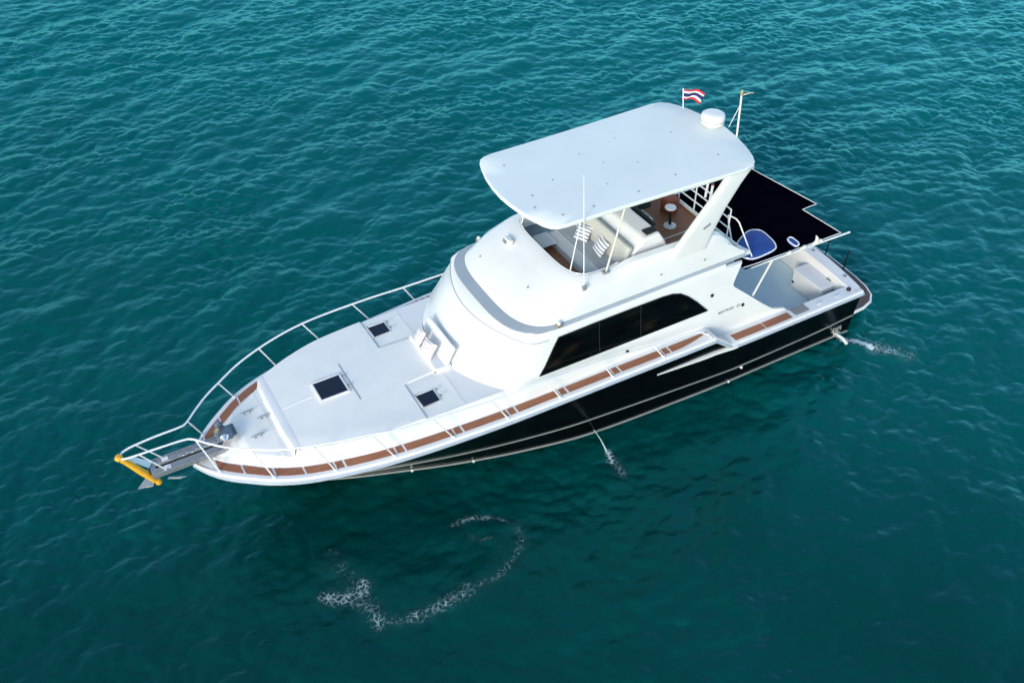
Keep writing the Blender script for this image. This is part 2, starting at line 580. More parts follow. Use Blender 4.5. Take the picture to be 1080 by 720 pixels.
def gw(x, n, dz, side=1):
    xx = min(x, 8.0)
    dy = (ysheer(xx + .03) - ysheer(xx - .03)) / .06
    y = ysheer(x) + n * math.sqrt(1 + dy * dy)
    return Vector((x, max(y, 0.0) * side, zbound(x) + dz))


GX = list(np.linspace(-8.05, -4.1, 14)) + [-3.9, -3.78, -3.72, -3.70, -3.68, -3.55, -3.4, -3.25, -3.14, -3.12, -3.10, -2.9] + list(np.linspace(-2.7, 5, 30)) + list(np.linspace(5.2, 8.2, 26)) + [8.3, 8.38, 8.425]
prof = [(.045, .030), (.012, .045), (.0, .075), (-.02, .085), (-.095, .085)]
prof2 = [(-.03, -.045), (.045, -.04), (.062, -.005), (.052, .030), (.030, .040)]
for sd_ in (1, -1):
    rg = []
    for x in GX:
        rg.append([gw(x, n * min(1, .35 + (8.45 - x) * .9), dz, sd_) for n, dz in prof])
    MB().loft(rg, False).build("gunwale_rail", M['gel'], Y_, ang=24)
    rg = [[gw(x, n * min(1, .35 + (8.45 - x) * .9), dz, sd_) for n, dz in prof2] for x in GX]
    MB().loft(rg, False).build("rub_rail", M['rub'], Y_, ang=60)

# ---- foredeck: teak ledge, sloping trunk side and crowned deck
yd = cur([1.0, 2.84, 3.94, 4.95, 5.72, 6.5, 7.2, 7.7, 8.0], [1.87, 1.80, 1.76, 1.69, 1.51, 1.20, .74, .34, .02])
zd_raised = cur([1.0, 2.8, 4, 5.5, 6.5, 7.2, 8.0], [2.36, 2.36, 2.36, 2.33, 2.26, 2.18, 2.08])


def zd(x):
    lo = zbound(x) + .085 + .17 * min(1, (8.02 - x) / .7)
    if x < 6.50: return zd_raised(x)
    if x > 6.60: return lo
    t = (x - 6.50) / .10
    return zd_raised(6.5) * (1 - t) + lo * t


def deck_z(x, y, up=0):
    w = max(yd(x), .05)
    return zd(x) + .055 * (1 - min(1, (y / w) ** 2)) + up


rg = []
FX = list(np.linspace(1.0, 6.48, 44)) + [6.50, 6.525, 6.55, 6.575, 6.60, 6.65] + list(np.linspace(6.75, 7.6, 9)) + [7.75, 7.9, 8.02]
for x in FX:
    a = gw(x, -.08, .083); bq = gw(x, -.325, .083)
    lim = yd(x)
    bq.y = max(bq.y, lim + .05)
    if x > 6.56: bq.y = max(bq.y - .0, lim + .03)
    half = [(x, a.y, a.z), (x, bq.y, bq.z), (x, bq.y - .012, bq.z + .02), (x, lim + .02, zd(x) - min(.035, .3 * (zd(x) - bq.z))), (x, lim, zd(x))]
    inner = [(x, lim * (1 - k / 9), deck_z(x, lim * (1 - k / 9))) for k in range(1, 9)] + [(x, 0, deck_z(x, 0))]
    port = half + inner
    rg.append(port + [(q[0], -q[1], q[2]) for q in port[:-1]][::-1])
MB().loft(rg, False).build("foredeck", M['gel'], Y_, ang=32)
# solid bow cap ahead of the deck
pl = [(x, gw(x, -.08, 0).y) for x in np.linspace(7.6, 8.3, 8)]
pl = pl + [(8.38, 0)] + [(x, -y) for x, y in pl[::-1]]
MB().prism(pl, 1.70, lambda x, y: zbound(x) + .080).build("bow_cap", M['gel'], Y_)
# side-deck ledge beside the cabin
for sd_ in (1, -1):
    rg = []
    for x in np.linspace(-3.25, 1.0, 30):
        a = gw(x, -.08, .083, sd_)
        rg.append([a, Vector((x, 1.86 * sd_, a.z)), Vector((x, 1.86 * sd_, a.z - .3))])
    MB().loft(rg, False).build("side_deck", M['gel'], Y_)

# raised non-skid plateau, T-shaped, with side pockets left low
pl = []
for x in np.linspace(6.44, 3.93, 20): pl.append((x, yd(x) - .05))
pl += [(3.93, .66), (2.9, .58)]
pl = pl + [(x, -y) for x, y in pl[::-1]]
mb = MB()
# built as strips so that it follows the crown
def strip_plate(mb, x0, x1, w0, h, nx=20, ny=12):
    top = []
    for i in range(nx + 1):
        x = x0 + (x1 - x0) * i / nx
        w = w0(x)
        top.append([(x, w * (1 - 2 * k / ny), deck_z(x, w * (1 - 2 * k / ny), h)) for k in range(ny + 1)])
    rings = [[(q[0], q[1], q[2] - h * 1.0 - .02) for q in top[0]]] + top + [[(q[0], q[1], q[2] - h - .02) for q in top[-1]]]
    mb.loft(rings, False)
    for k in (0, ny):
        vs = [t[k] for t in top]
        mb.loft([vs, [(q[0], q[1], q[2] - h - .02) for q in vs]], False)
strip_plate(mb, 6.42, 3.93, lambda x: yd(x) - .008, .035)
strip_plate(mb, 3.93, 2.85, lambda x: .58 + .08 * (x - 2.85), .035, nx=8, ny=8)
fp = mb.build("foredeck_panel", M['deck'], Y_)
mb = MB(); strip_plate(mb, 7.45, 6.74, lambda x: yd(x) - .015, .006)
mb.build("anchor_deck_panel", M['deck'], Y_)
for sd_ in (1, -1):
    rg = []
    for i in range(11):
        x = 3.88 - .85 * i / 10
        y0, y1 = .72, yd(x) - .02
        rg.append([(x, sd_ * (y0 + (y1 - y0) * k / 6), deck_z(x, y0 + (y1 - y0) * k / 6, .005)) for k in range(7)])
    MB().loft(rg, False).build("pocket_panel", M['deck'], Y_)

# sloping step up from the anchor deck to the foredeck
rg = []
for k in range(29):
    y = 1.17 * (1 - 2 * k / 28)
    bow = .05 * (1 - (y / 1.17) ** 2)
    zt_, zb_ = deck_z(6.45, y), deck_z(6.7, y)
    rg.append([(6.62 + bow, y, zb_ - .02), (6.60 + bow, y, zb_ + .02), (6.56 + bow, y, zt_ + .03), (6.53 + bow, y, zt_ + .045), (6.42, y, zt_ + .037), (6.40, y, zt_ - .02)])
MB().loft(rg, False).build("deck_step_riser", M['gel'], Y_, ang=50)
# faint seam rod beside the big hatch
def deckrod(x0, y0, x1, y1, r, m, name, up=.056):
    P = [(x0 + (x1 - x0) * t / 8, y0 + (y1 - y0) * t / 8, deck_z(x0 + (x1 - x0) * t / 8, y0 + (y1 - y0) * t / 8, up)) for t in range(9)]
    return MB().tube(P, r, 6).build(name, m, Y_)
deckrod(4.90, -.62, 4.90, .62, .010, M['gasket'], "deck_seam_strip", .036)
deckrod(6.38, .02, 5.75, .02, .010, M['gel'], "deck_seam_strip", .036)

# ---- deck hatches
def deck_hatch(cx, cy, lx, ly, base, label, open_h=.0):
    e = empty("deck_hatch", (cx, cy, base)); e.parent = Y_
    tag(e, label)
    t = .042 if lx > .5 else .022
    hh = .055 if lx > .5 else .035
    mb = MB()
    mb.box((lx / 2 + t / 2, 0, hh / 2), (t, ly + 2 * t, hh)); mb.box((-lx / 2 - t / 2, 0, hh / 2), (t, ly + 2 * t, hh))
    mb.box((0, ly / 2 + t / 2, hh / 2), (lx, t, hh)); mb.box((0, -ly / 2 - t / 2, hh / 2), (lx, t, hh))
    mb.build("hatch_frame", M['gel'], e, bevel=.012)
    MB().box((0, 0, hh / 2 - .006), (lx, ly, hh - .01)).build("hatch_pane", M['hatch'], e)
    for yy in (-.3, .3):
        MB().box((-lx / 2 - .06, yy * ly, .075), (.05, .05, .02)).build("hinge", M['gasket'], e, bevel=.004)
    return e
deck_hatch(5.33, 0.0, .58, .54, deck_z(5.33, .2, .03), "largest deck hatch with dark pane on foredeck centreline")
deck_hatch(3.66, 1.27, .40, .36, deck_z(3.66, 1.27, .0), "small dark hatch in the port deck pocket")
deck_hatch(3.66, -1.27, .40, .36, deck_z(3.66, 1.27, .0), "small dark hatch in the starboard deck pocket")

# ---- teak panels on both side decks
TB = [8.02, 7.58, 7.06, 6.52, 5.94, 4.72, 3.46, 2.22, .98, -.38, -1.74, -3.2]
def teak_panel(xa, xb, side, n0=-.105, n1=-.295, name="teak_panel", taper=None):
    top = []
    N = 10
    for i in range(N + 1):
        x = xa + (xb - xa) * i / N
        o, q = gw(x, n0, .092, side), gw(x, n1, .092, side)
        if taper:
            t = taper(x)
            o.y = o.y + (q.y - o.y) * t
        top.append((o, q))
    if any(abs(o.y) <= abs(q.y) + .004 for o, q in top[:-1]): 
        top = [(o, q) for o, q in top if abs(o.y) > abs(q.y) + .004]
        if len(top) < 2: return
    rg = [[o - Vector((0, 0, .02)), o, q, q - Vector((0, 0, .02))] for o, q in top]
    return MB().loft(rg, True, cap0=True, cap1=True).build(name, M['teak'], Y_, smooth=False)
for sd_ in (1, -1):
    for i in range(len(TB) - 1):
        a, bb = TB[i], TB[i + 1]
        if i < 4:
            teak_panel(a - .02, bb + .02, sd_)
        elif i < 10:
            teak_panel(a - .02, a - .16, sd_)
            teak_panel(a - .21, bb + .02, sd_)
        else:
            teak_panel(a - .02, a - .16, sd_)
            teak_panel(a - .21, bb + .05, sd_, taper=lambda x: min(.96, max(0, (-2.1 - x) / 1.05) ** 1.6))
    teak_panel(-3.86, -4.80, sd_, -.08, -.29)
    teak_panel(-4.83, -5.66, sd_, -.08, -.29)

# ================================================================== CABIN
wc = cur([2.0, 2.36, 2.6, 2.9, 3.1, 3.34, 3.44, 3.5], [2.05, 2.02, 1.985, 1.93, 1.895, 1.855, 1.83, 1.78])
xfr = cur([2.0, 2.36, 2.6, 2.85, 3.12, 3.29, 3.34, 3.375, 3.5], [3.06, 2.96, 2.78, 2.56, 2.28, 2.10, 2.085, 2.05, 1.80])
XAFT = -3.70
levels = [1.35, 2.0, 2.2, 2.36, 2.48, 2.6, 2.75, 2.9, 3.02, 3.12, 3.2, 3.29, 3.32, 3.34, 3.36, 3.375, 3.42, 3.46, 3.5]
wcn = cur([2.0, 2.36, 2.6, 3.12, 3.34, 3.5], [1.84, 1.83, 1.80, 1.70, 1.66, 1.60])
kcn = cur([2.0, 2.6, 3.0, 3.34, 3.5], [.25, .26, .23, .185, .16])
xcn = lambda z: xfr(z) - kcn(z) * wcn(z) ** 2


def ring_at(z, out=0.0):
    """plan of the deckhouse: a shallow arc in front, a tight corner, then nearly straight sides"""
    xf, xc, yc_, w = xfr(z), xcn(z), wcn(z), wc(z)
    port = []
    xs_ = xc - .50
    for i in range(16):
        t = i / 16
        port.append((XAFT + (xs_ - XAFT) * t, w - .02 * (1 - t)))
    for i in range(10):
        t = i / 10
        a = (xs_, w); c = (xc - .06, w * .992); d = (xc, yc_)
        port.append(tuple((1 - t) ** 2 * a[k] + 2 * t * (1 - t) * c[k] + t * t * d[k] for k in (0, 1)))
    for i in range(18):
        y = yc_ * (1 - i / 18)
        port.append((xf - (xf - xc) * (y / yc_) ** 2, y))
    pts = port + [(xf, 0)] + [(x, -y) for x, y in port[::-1]]
    res = []
    for x, y in pts:
        L_ = math.hypot(x - .3, y) or 1
        res.append((x + out * (x - .3) / L_, y + out * y / L_, z))
    return res


rings = [ring_at(z) for z in levels]
mb = MB(); mb.loft(rings, False)
# aft bulkhead
mb.add([(XAFT, wc(z) - .02, z) for z in levels] + [(XAFT, -(wc(z) - .02), z) for z in levels[::-1]], [tuple(range(2 * len(levels)))])
cabin = mb.build("cabin", M['gel'], Y_, ang=40)
MB().box((XAFT + .05, 0, 1.4), (.08, 3.9, 1.25)).build("aft_bulkhead", M['gel'], Y_)
# brow lip line round the front, grey in place of its underside shadow
brow = [q for q in ring_at(3.345, .004) if q[0] > .95]
MB().tube([q for q in brow], .012, 6).build("brow_shade_trim", M['rub'], cabin)

# side windows: follow the cabin side
def side_pt(x, z, side, out):
    return (x, side * (wc(z) - .02 * max(0, (0.5 - x) / 4.75) + out), z)
wz0 = lambda x: 2.665 + .014 * x
top_edge = [(1.36, 2.56), (1.20, 2.76), (1.06, 2.98), (.92, 3.20), (.83, 3.325), (0, 3.335), (-1, 3.335), (-1.9, 3.325), (-2.16, 3.30), (-2.38, 3.23), (-2.60, 3.08), (-2.85, 2.85), (-3.17, 2.51)]
for sd_ in (1, -1):
    out_line = []
    for i in range(len(top_edge) - 1):
        (x0, z0), (x1, z1) = top_edge[i], top_edge[i + 1]
        for k in range(4):
            out_line.append((x0 + (x1 - x0) * k / 4, z0 + (z1 - z0) * k / 4))
    out_line.append(top_edge[-1])
    rg = []
    for (x, z) in out_line:
        xb = x
        zb0 = 2.56 - (1.36 - x) / 4.53 * .05
        rg.append([side_pt(x, zb0 + (z - zb0) * k / 6, sd_, .006) for k in range(7)])
    win = MB().loft(rg, False).build("side_window", M['glass'], cabin)
    # rubber surround
    path = [side_pt(x, z, sd_, .008) for x, z in out_line] + [side_pt(x, 2.56 - (1.36 - x) / 4.53 * .05, sd_, .008) for x in np.linspace(-3.17, 1.36, 20)]
    MB().tube(path, .012, 6, closed=True).build("window_gasket", M['dark'], cabin)
    for x in (-.18, -1.28):
        MB().tube([side_pt(x, 2.54, sd_, .008), side_pt(x, 3.0, sd_, .008), side_pt(x - .02, 3.33, sd_, .008)], .010, 6).build("window_mullion", M['mullion'], cabin)
    # white moulding line below the glass and along the deck edge
    MB().tube([side_pt(x, 2.45 + .012 * x, sd_, .0) for x in np.linspace(-3.4, 1.6, 24)], .014, 6).build("side_moulding", M['gel'], cabin)
# small drains, vents and lights on the port and starboard sides
for (x, z) in ((-3.29, 2.86), (-4.24, 2.27), (-.91, 2.27)):
    for sd_ in (1, -1):
        q = side_pt(x, z, sd_, 0)
        MB().lathe([(0, 0), (.04, 0), (.045, .02), (.025, .035), (0, .035)], q, (0, sd_, .2), 12).build("side_fitting", M['dark'], cabin)

# name lettering on the cabin side
def lettering(txt, size, loc, rot, parent, m, name="name_lettering"):
    c = bpy.data.curves.new(name, 'FONT')
    c.body = txt; c.size = size; c.extrude = .003; c.space_character = 1.15
    c.materials.append(m)
    t_ = bpy.data.objects.new(name, c); COL.objects.link(t_)
    me = bpy.data.meshes.new_from_object(t_.evaluated_get(bpy.context.evaluated_depsgraph_get()))
    bpy.data.objects.remove(t_)
    o = bpy.data.objects.new(name, me); COL.objects.link(o)
    if not me.materials: me.materials.append(m)
    o.parent = parent; o.location = loc; o.rotation_euler = rot
    return o
tilt = R(90 - 6)
lettering("BERTRAM", .095, (-3.50, wc(2.30) - .006, 2.27), (tilt, 0, R(180)), cabin, M['text'])
lettering("57", .095, (-4.05, wc(2.30) - .006, 2.27), (tilt, 0, R(180)), cabin, M['text'])

# sloping wings running aft from the cabin sides down to the cockpit
for sd_ in (1, -1):
    wx = lambda z: np.interp(z, [1.5, 1.58, 1.72, 2.04, 2.46, 2.86, 2.94, 3.20, 3.42], [-5.78, -5.70, -5.30, -4.90, -4.42, -3.94, -3.92, -4.05, -4.16])
    rg = []
    for z in [1.5, 1.58, 1.72, 1.88, 2.04, 2.25, 2.46, 2.6, 2.75, 2.86, 2.94, 3.1, 3.2, 3.34, 3.42]:
        yo = wc(z) - .02; xa_ = wx(z); xf_ = XAFT + .02
        ring = [(xf_ + (xa_ - xf_) * k / 6, yo * sd_, z) for k in range(7)] + [(xf_ + (xa_ - xf_) * k / 6, (yo - .07) * sd_, z) for k in range(6, -1, -1)]
        rg.append(ring)
    MB().loft(rg, True, cap0=True, cap1=True).build("cockpit_wing", M['gel'], cabin, ang=40)
    MB().extrude3([(-3.0, 1.80 * sd_, 3.46), (-4.2, 1.78 * sd_, 3.42), (-3.85, 1.90 * sd_, 2.94), (-3.1, 1.86 * sd_, 3.3)], (0, -.06 * sd_, 0)).build("overhang_bracket", M['gel'], cabin, bevel=.015)
# saloon door in the aft bulkhead
dr = MB().box((XAFT - .012, 0.2, 1.72), (.05, 2.3, 1.75)).build("saloon_door", M['wine'], cabin, bevel=.01)
MB().tube([(XAFT - .06, .25, 1.5), (XAFT - .06, .25, 1.9)], .015, 6).build("door_handle", M['steel'], cabin)

# ================================================================== FLYBRIDGE
fly = empty("flybridge"); fly.parent = Y_
# grey band ledge
bl = [q for q in ucurve(1.84, .45, 1.80, 3.3, -4.3, 1.745, 3.5, 40, 22)]
bu = ucurve(1.585, .35, 1.725, 3.3, -4.3, 1.70, 3.56, 40, 22)
rg = [bl, [(a[0], a[1], 3.515) for a in bl], bu]
MB().loft(rg, False).build("grey_band", M['band'], fly, ang=60)
# outer shell from the band up to the rim
def raise_(x):
    t = min(1, max(0, (-.75 - x) / .55)); t = t * t * (3 - 2 * t)
    d = min(1, max(0, (-3.25 - x) / 1.05))
    return .09 * t - .90 * d * d * (1 - .15 * d)
def crease(x):
    d = min(1, max(0, (-3.3 - x) / 1.0))
    return -.55 * d * d
L0 = ucurve(1.58, .35, 1.722, 3.3, -4.3, 1.70, 3.555, 40, 22)
L0b = ucurve(1.50, .25, 1.705, 3.2, -4.3, 1.69, 3.63, 40, 22)
L1 = ucurve(1.07, -.1, 1.67, 3.4, -4.3, 1.68, 3.9, 40, 22, zf=lambda x, y: 3.9 + crease(x) * .5)
L2 = ucurve(.58, -.5, 1.61, 3.6, -4.3, 1.66, 4.09, 40, 22, zf=lambda x, y: 4.09 + crease(x))
L3 = ucurve(.545, -.5, 1.585, 3.7, -4.3, 1.64, 4.22, 40, 22, zf=lambda x, y: 4.105 + min(raise_(x), crease(x) + .3))
L4 = ucurve(.35, -.55, 1.48, 3.8, -4.3, 1.60, 4.235, 40, 22, zf=lambda x, y: 4.205 + raise_(x) * 1.2)
L5 = ucurve(.19, -.62, 1.36, 3.9, -4.3, 1.46, 4.24, 40, 22, zf=lambda x, y: 4.24 + raise_(x) * 1.2)
L6 = ucurve(.13, -.66, 1.32, 3.9, -4.3, 1.41, 4.20, 40, 22, zf=lambda x, y: 4.20 + raise_(x) * 1.2)
L7 = ucurve(.10, -.68, 1.31, 3.9, -4.3, 1.40, 3.5, 40, 22, zf=lambda x, y: 3.46 + min(0, raise_(x)) * .3)
MB().loft([L0, L0b, L1, L2, L3, L4, L5, L6, L7], False).build("flybridge_coaming", M['gel'], fly, ang=28)
# deck slab with overhang
pl = [(q[0] - .25, q[1] * .97) for q in ucurve(1.5, .3, 1.72, 3.2, -4.3, 1.70, 0, 24, 4)]
pl += [(-4.42, -1.2), (-4.46, 0), (-4.42, 1.2)]
MB().prism(pl, 3.40, 3.505).build("flybridge_deck", M['gel'], fly, bevel=.02)
pl = [(.06, 1.0), (.06, -1.0), (-.5, -1.33), (-4.2, -1.43), (-4.3, -1.2), (-4.3, 1.2), (-4.2, 1.43), (-.5, 1.33)]
MB().prism(pl, 3.50, 3.52).build("flybridge_teak_floor", M['teakdark'], fly)
MB().tube([(-4.32, y, 3.56 + .0 * y) for y in np.linspace(-1.45, 1.45, 8)], .045, 8).build("deck_kerb", M['gel'], fly)
MB().box((-3.6, .30, 3.524), (1.1, .03, .008)).build("floor_seam", M['cream'], fly)

# tinted wind deflector lip and stainless guard round the front of the well
MB().tube([(q[0] + .03, q[1] * 1.0, q[2] + .035) for q in L6 if q[0] > -1.0], .014, 6).build("coaming_guard_rail", M['rail'], fly)
# horn / searchlight on the front slope
h = empty("searchlight", (.62, -.66, 4.13)); h.parent = fly
MB().box((0, 0, .05), (.16, .22, .13), Matrix.Rotation(R(-20), 3, 'Y')).build("housing", M['gel'], h, bevel=.03)
MB().box((.085, 0, .06), (.02, .16, .08), Matrix.Rotation(R(-20), 3, 'Y')).build("lens", M['strake'], h, bevel=.01)
for q, ax in (((.78, 1.775, 3.57), (0, 1, .3)), ((.78, -1.775, 3.57), (0, -1, .3))):
    e = empty("navigation_light", q); e.parent = fly
    MB().box((0, 0, .0), (.14, .10, .07)).build("housing", M['brass'], e, bevel=.02)
    MB().lathe([(0, 0), (.04, 0), (.04, .05), (.02, .065), (0, .07)], (0, 0, .03), (0, 0, 1), 12).build("lens", M['white'], e)
for (x, y, z) in ((.95, .76, 3.955), (-1.9, 1.69, 3.83), (1.2, -.9, 3.8), (-3.1, 1.70, 3.8)):
    MB().lathe([(0, 0), (.022, 0), (.022, .02), (0, .025)], (x, y, z), (.4, .6 if y > 0 else -.6, .5), 8).build("snap_fitting", M['gasket'], fly)

# lounge seats -------------------------------------------------------------
def cushion(name, c, d, m, parent, bev=.05, rot=None):
    return MB().box(c, d, rot).build(name, m, parent, bevel=bev, seg=3)
MB().prism([(.02, -.80), (-.46, -.86), (-.46, .86), (-.02, .80)], 3.53, 3.74).build("teak_step", M['teak'], fly, bevel=.015)
ls = empty("lounge_seat", (0, 0, 3.52)); ls.parent = fly
cushion("front_step", (-.63, .0, .20), (.34, 1.95, .40), M['light'], ls, .04)
cushion("seat_base", (-1.05, .05, .12), (.52, 2.3, .24), M['gel'], ls, .03)
cushion("seat_cushion", (-1.05, .05, .32), (.52, 2.3, .16), M['grey'], ls, .05)
cushion("backrest", (-1.33, .05, .60), (.14, 2.3, .62), M['beige'], ls, .05, Matrix.Rotation(R(-10), 3, 'Y'))
ls2 = empty("side_bench", (0, 0, 3.52)); ls2.parent = fly
cushion("seat_base", (-.35, -1.05, .14), (.85, .50, .28), M['gel'], ls2, .03)
cushion("seat_cushion", (-.35, -1.05, .36), (.85, .52, .16), M['slate'], ls2, .05)
cushion("backrest", (-.62, -1.26, .60), (1.1, .12, .45), M['light'], ls2, .04)
cushion("table_top", (-.30, -.62, .40), (.42, .55, .06), M['light'], ls2, .03)
# helm console ---------------------------------------------------------------
hc = empty("helm_console", (0, 0, 3.52)); hc.parent = fly
pf = [(-1.40, 0), (-1.42, .70), (-1.72, 1.02), (-2.12, 1.06), (-2.30, .80), (-2.42, .55), (-2.42, 0)]
mb = MB()
y0, y1 = -.35, 1.22
mb.extrude3([(x, y0, z) for x, z in pf], (0, y1 - y0, 0))
mb.build("console_body", M['gel'], hc, bevel=.05, seg=3)
MB().box((-2.26, .35, .90), (.03, .9, .24), Matrix.Rotation(R(-32), 3, 'Y')).build("instrument_panel", M['dark'], hc, bevel=.01)
mb = MB()
cw = Vector((-2.52, .25, .80)); axw = Vector((-.8, 0, .6)).normalized()
qx = axw.to_track_quat('Z', 'Y')
mb.tube([cw + qx @ Vector((.19 * math.cos(t), .19 * math.sin(t), 0)) for t in np.linspace(0, 2 * math.pi, 25)[:-1]], .014, 8, closed=True)
for t in (0, 2.1, 4.2):
    mb.tube([cw, cw + qx @ Vector((.19 * math.cos(t), .19 * math.sin(t), 0))], .009, 6)
mb.tube([cw, cw - axw * .14], .02, 8)
mb.build("steering_wheel", M['steel'], hc)
MB().box((-1.98, 1.03, 1.05), (.30, .20, .05)).build("throttle_box", M['dark'], hc, bevel=.015)
for (x, z) in ((-1.9, .62), (-1.86, .42)):
    MB().lathe([(0, 0), (.03, 0), (.03, .015), (0, .02)], (x, 1.22, z), (0, 1, 0), 10).build("switch", M['gasket'], hc)
MB().tube([(-1.62, -.1, 1.02), (-1.62, -.1, 1.12), (-1.70, .05, 1.12), (-1.70, .05, 1.02)], .012, 6).build("grab_handle", M['brass'], hc)
# helm chairs ----------------------------------------------------------------
def helm_chair(x, y, m1, label):
    e = empty("helm_chair", (x, y, 3.52)); e.parent = fly; tag(e, label)
    MB().lathe([(0, 0), (.17, 0), (.17, .02), (.05, .05), (0, .05)], (0, 0, 0), n=20).build("base_plate", M['gel'], e)
    MB().tube([(0, 0, .03), (0, 0, .55)], .04, 10).build("pedestal", M['dark'], e)
    cushion("seat", (0, 0, .62), (.44, .46, .13), m1, e, .05)
    cushion("backrest", (-.22, 0, .92), (.12, .46, .52), m1, e, .05, Matrix.Rotation(R(-10), 3, 'Y'))
    for s_ in (1, -1):
        MB().tube([(-.2, .25 * s_, .78), (.12, .25 * s_, .80)], .025, 8).build("armrest", M['gasket'], e)
helm_chair(-2.82, -.50, M['dark'], "black helm chair")
st = empty("stool", (-3.85, -.60, 3.52)); st.parent = fly; tag(st, "low red brown padded stool")
MB().box((0, 0, .17), (.30, .34, .34)).build("stool_base", M['brown'], st, bevel=.03)
MB().box((0, 0, .38), (.34, .38, .10)).build("seat", M['brown'], st, bevel=.035, seg=3)
tb = empty("pedestal_table", (-3.50, -.08, 3.52)); tb.parent = fly
MB().lathe([(0, 0), (.15, 0), (.15, .02), (.05, .05), (0, .05)], (0, 0, 0), n=20).build("base_plate", M['gel'], tb)
MB().tube([(0, 0, .03), (.03, -.02, .50)], .035, 10).build("post", M['dark'], tb)
MB().lathe([(0, 0), (.13, 0), (.14, .02), (.13, .04), (0, .04)], (.03, -.02, .50), n=24).build("table_top", M['gel'], tb)

# aft rail with rod holders ---------------------------------------------------
ar = empty("aft_guard_rail", (-4.34, 0, 3.52)); ar.parent = fly
for z in (.30, .55, .80):
    MB().tube([(.0, -1.45, z), (-.02, 0, z), (.0, 1.0, z)], .018, 8).build("rail_bar", M['rail'], ar)
for y in (-1.45, -.85, -.25, .35, 1.0):
    MB().tube([(0, y, 0), (0, y, .80)], .018, 8).build("rail_post", M['rail'], ar)
MB().tube([(.75, -1.47, .80), (0, -1.45, .80)], .018, 8).build("rail_bar", M['rail'], ar)
for y in (-.62, -.40, .05, .22):
    rh = MB().tube([(-.03, y, .60), (-.05, y, 1.02)], .030, 8).build("rod_holder", M['white'], ar)
    MB().tube([(-.05, y, 1.021), (-.052, y, 1.05)], .034, 8).build("rod_holder_lip", M['brown'], ar)

# ladder hand rail at the aft port corner
MB().tube([(-4.62, .98, 3.16), (-4.42, .90, 3.9), (-4.36, .92, 4.12), (-4.36, 1.18, 4.17), (-4.42, 1.24, 4.08), (-4.75, 1.52, 3.18)], .018, 8).build("ladder_hand_rail", M['rail'], fly)

# ================================================================== HARDTOP
half = [(1.19, 0), (1.17, .35), (1.11, .75), (1.02, 1.08), (.94, 1.32), (.85, 1.46), (.74, 1.53), (.55, 1.56), (-.4, 1.575), (-1.4, 1.60), (-2.4, 1.635), (-3.4, 1.68), (-3.85, 1.695), (-4.08, 1.66), (-4.24, 1.53), (-4.36, 1.32), (-4.48, 1.0), (-4.60, .5), (-4.66, 0)]
outl = half + [(x, -y) for x, y in half[-2:0:-1]]
mb = MB()
def inset(k, z):
    return [(x - (x + 1.7) / 2.9 * k, y - math.copysign(min(abs(y), k), y) * min(1, abs(y) / 1.3), z) for x, y in outl]
lay = [inset(.10, 5.80), inset(.012, 5.82), inset(0, 5.85), inset(.0, 5.885), inset(.02, 5.905)]
nl = len(outl)
for k_, zz in ((.3, 5.915), (.7, 5.922), (1.05, 5.926)):
    lay.append([(x + (-1.7 - x) * k_ / 1.7, y * (1 - k_ / 1.7), zz) for x, y in outl])
mb.loft([list(l) for l in lay], True, cap0=True, cap1=True)
ht = mb.build("hardtop", M['top'], Y_, ang=40)
for (x, y) in ((.55, -.95), (.62, .35), (.80, .75), (.45, 1.25), (-.05, .05), (-.25, 1.3), (-1.1, -.55), (-1.35, -.0), (-1.35, 1.30), (-.95, .75), (-2.0, .35), (-2.15, -.75), (-2.4, 1.15), (-3.4, -.35), (-3.7, .95)):
    MB().lathe([(0, 0), (.022, 0), (.018, .012), (0, .014)], (x, y, 5.915), n=10).build("bolt_cap", M['strake'], ht)
# arch legs
def leg_sec(c, lx, ly):
    return [(c[0] + lx * math.copysign(abs(math.cos(t)) ** .4, math.cos(t)), c[1] + ly * math.copysign(abs(math.sin(t)) ** .4, math.sin(t)), c[2]) for t in np.linspace(0, 2 * math.pi, 21)[:-1]]
for sd_ in (1, -1):
    secs = []
    for t, xc, lx, yy, z in ((-.1, -2.62, .54, 1.60, 4.08), (.1, -2.86, .43, 1.60, 4.52), (.4, -3.20, .34, 1.60, 5.05), (.75, -3.56, .29, 1.60, 5.55), (.93, -3.74, .31, 1.59, 5.78), (1, -3.80, .36, 1.585, 5.85)):
        secs.append(leg_sec((xc, yy * sd_, z), lx, .075))
    lg = MB().loft(secs, True, cap0=True, cap1=True).build("arch_leg", M['gel'], Y_, ang=50)
    MB().box((-3.02, 1.685 * sd_, 4.72), (.20, .03, .05), Matrix.Rotation(R(25), 3, 'Y')).build("vent_slot", M['gasket'], lg, bevel=.008)
# front support poles
for sd_ in (1, -1):
    pl_ = MB().tube([(-.58, 1.44 * sd_, 4.24), (-.97, 1.42 * sd_, 5.83)], .022, 8).build("hardtop_pole", M['cream'], Y_)
    MB().box((-.57, 1.44 * sd_, 4.245), (.16, .10, .05)).build("pole_foot", M['gasket'], pl_, bevel=.01)
    MB().tube([(.05, 1.02 * sd_, 4.25), (-.25, .98 * sd_, 5.83)], .014, 8).build("brace_tube", M['rail'], pl_)
# whip antenna
for sd_ in (1,):
    an = MB().tube([(.08, 1.60 * sd_, 4.22), (.24, 1.60 * sd_, 6.95)], [.014, .007], 8).build("whip_antenna", M['white'], Y_)
    MB().box((.08, 1.62 * sd_, 4.19), (.09, .07, .11)).build("antenna_mount", M['gasket'], an, bevel=.015)
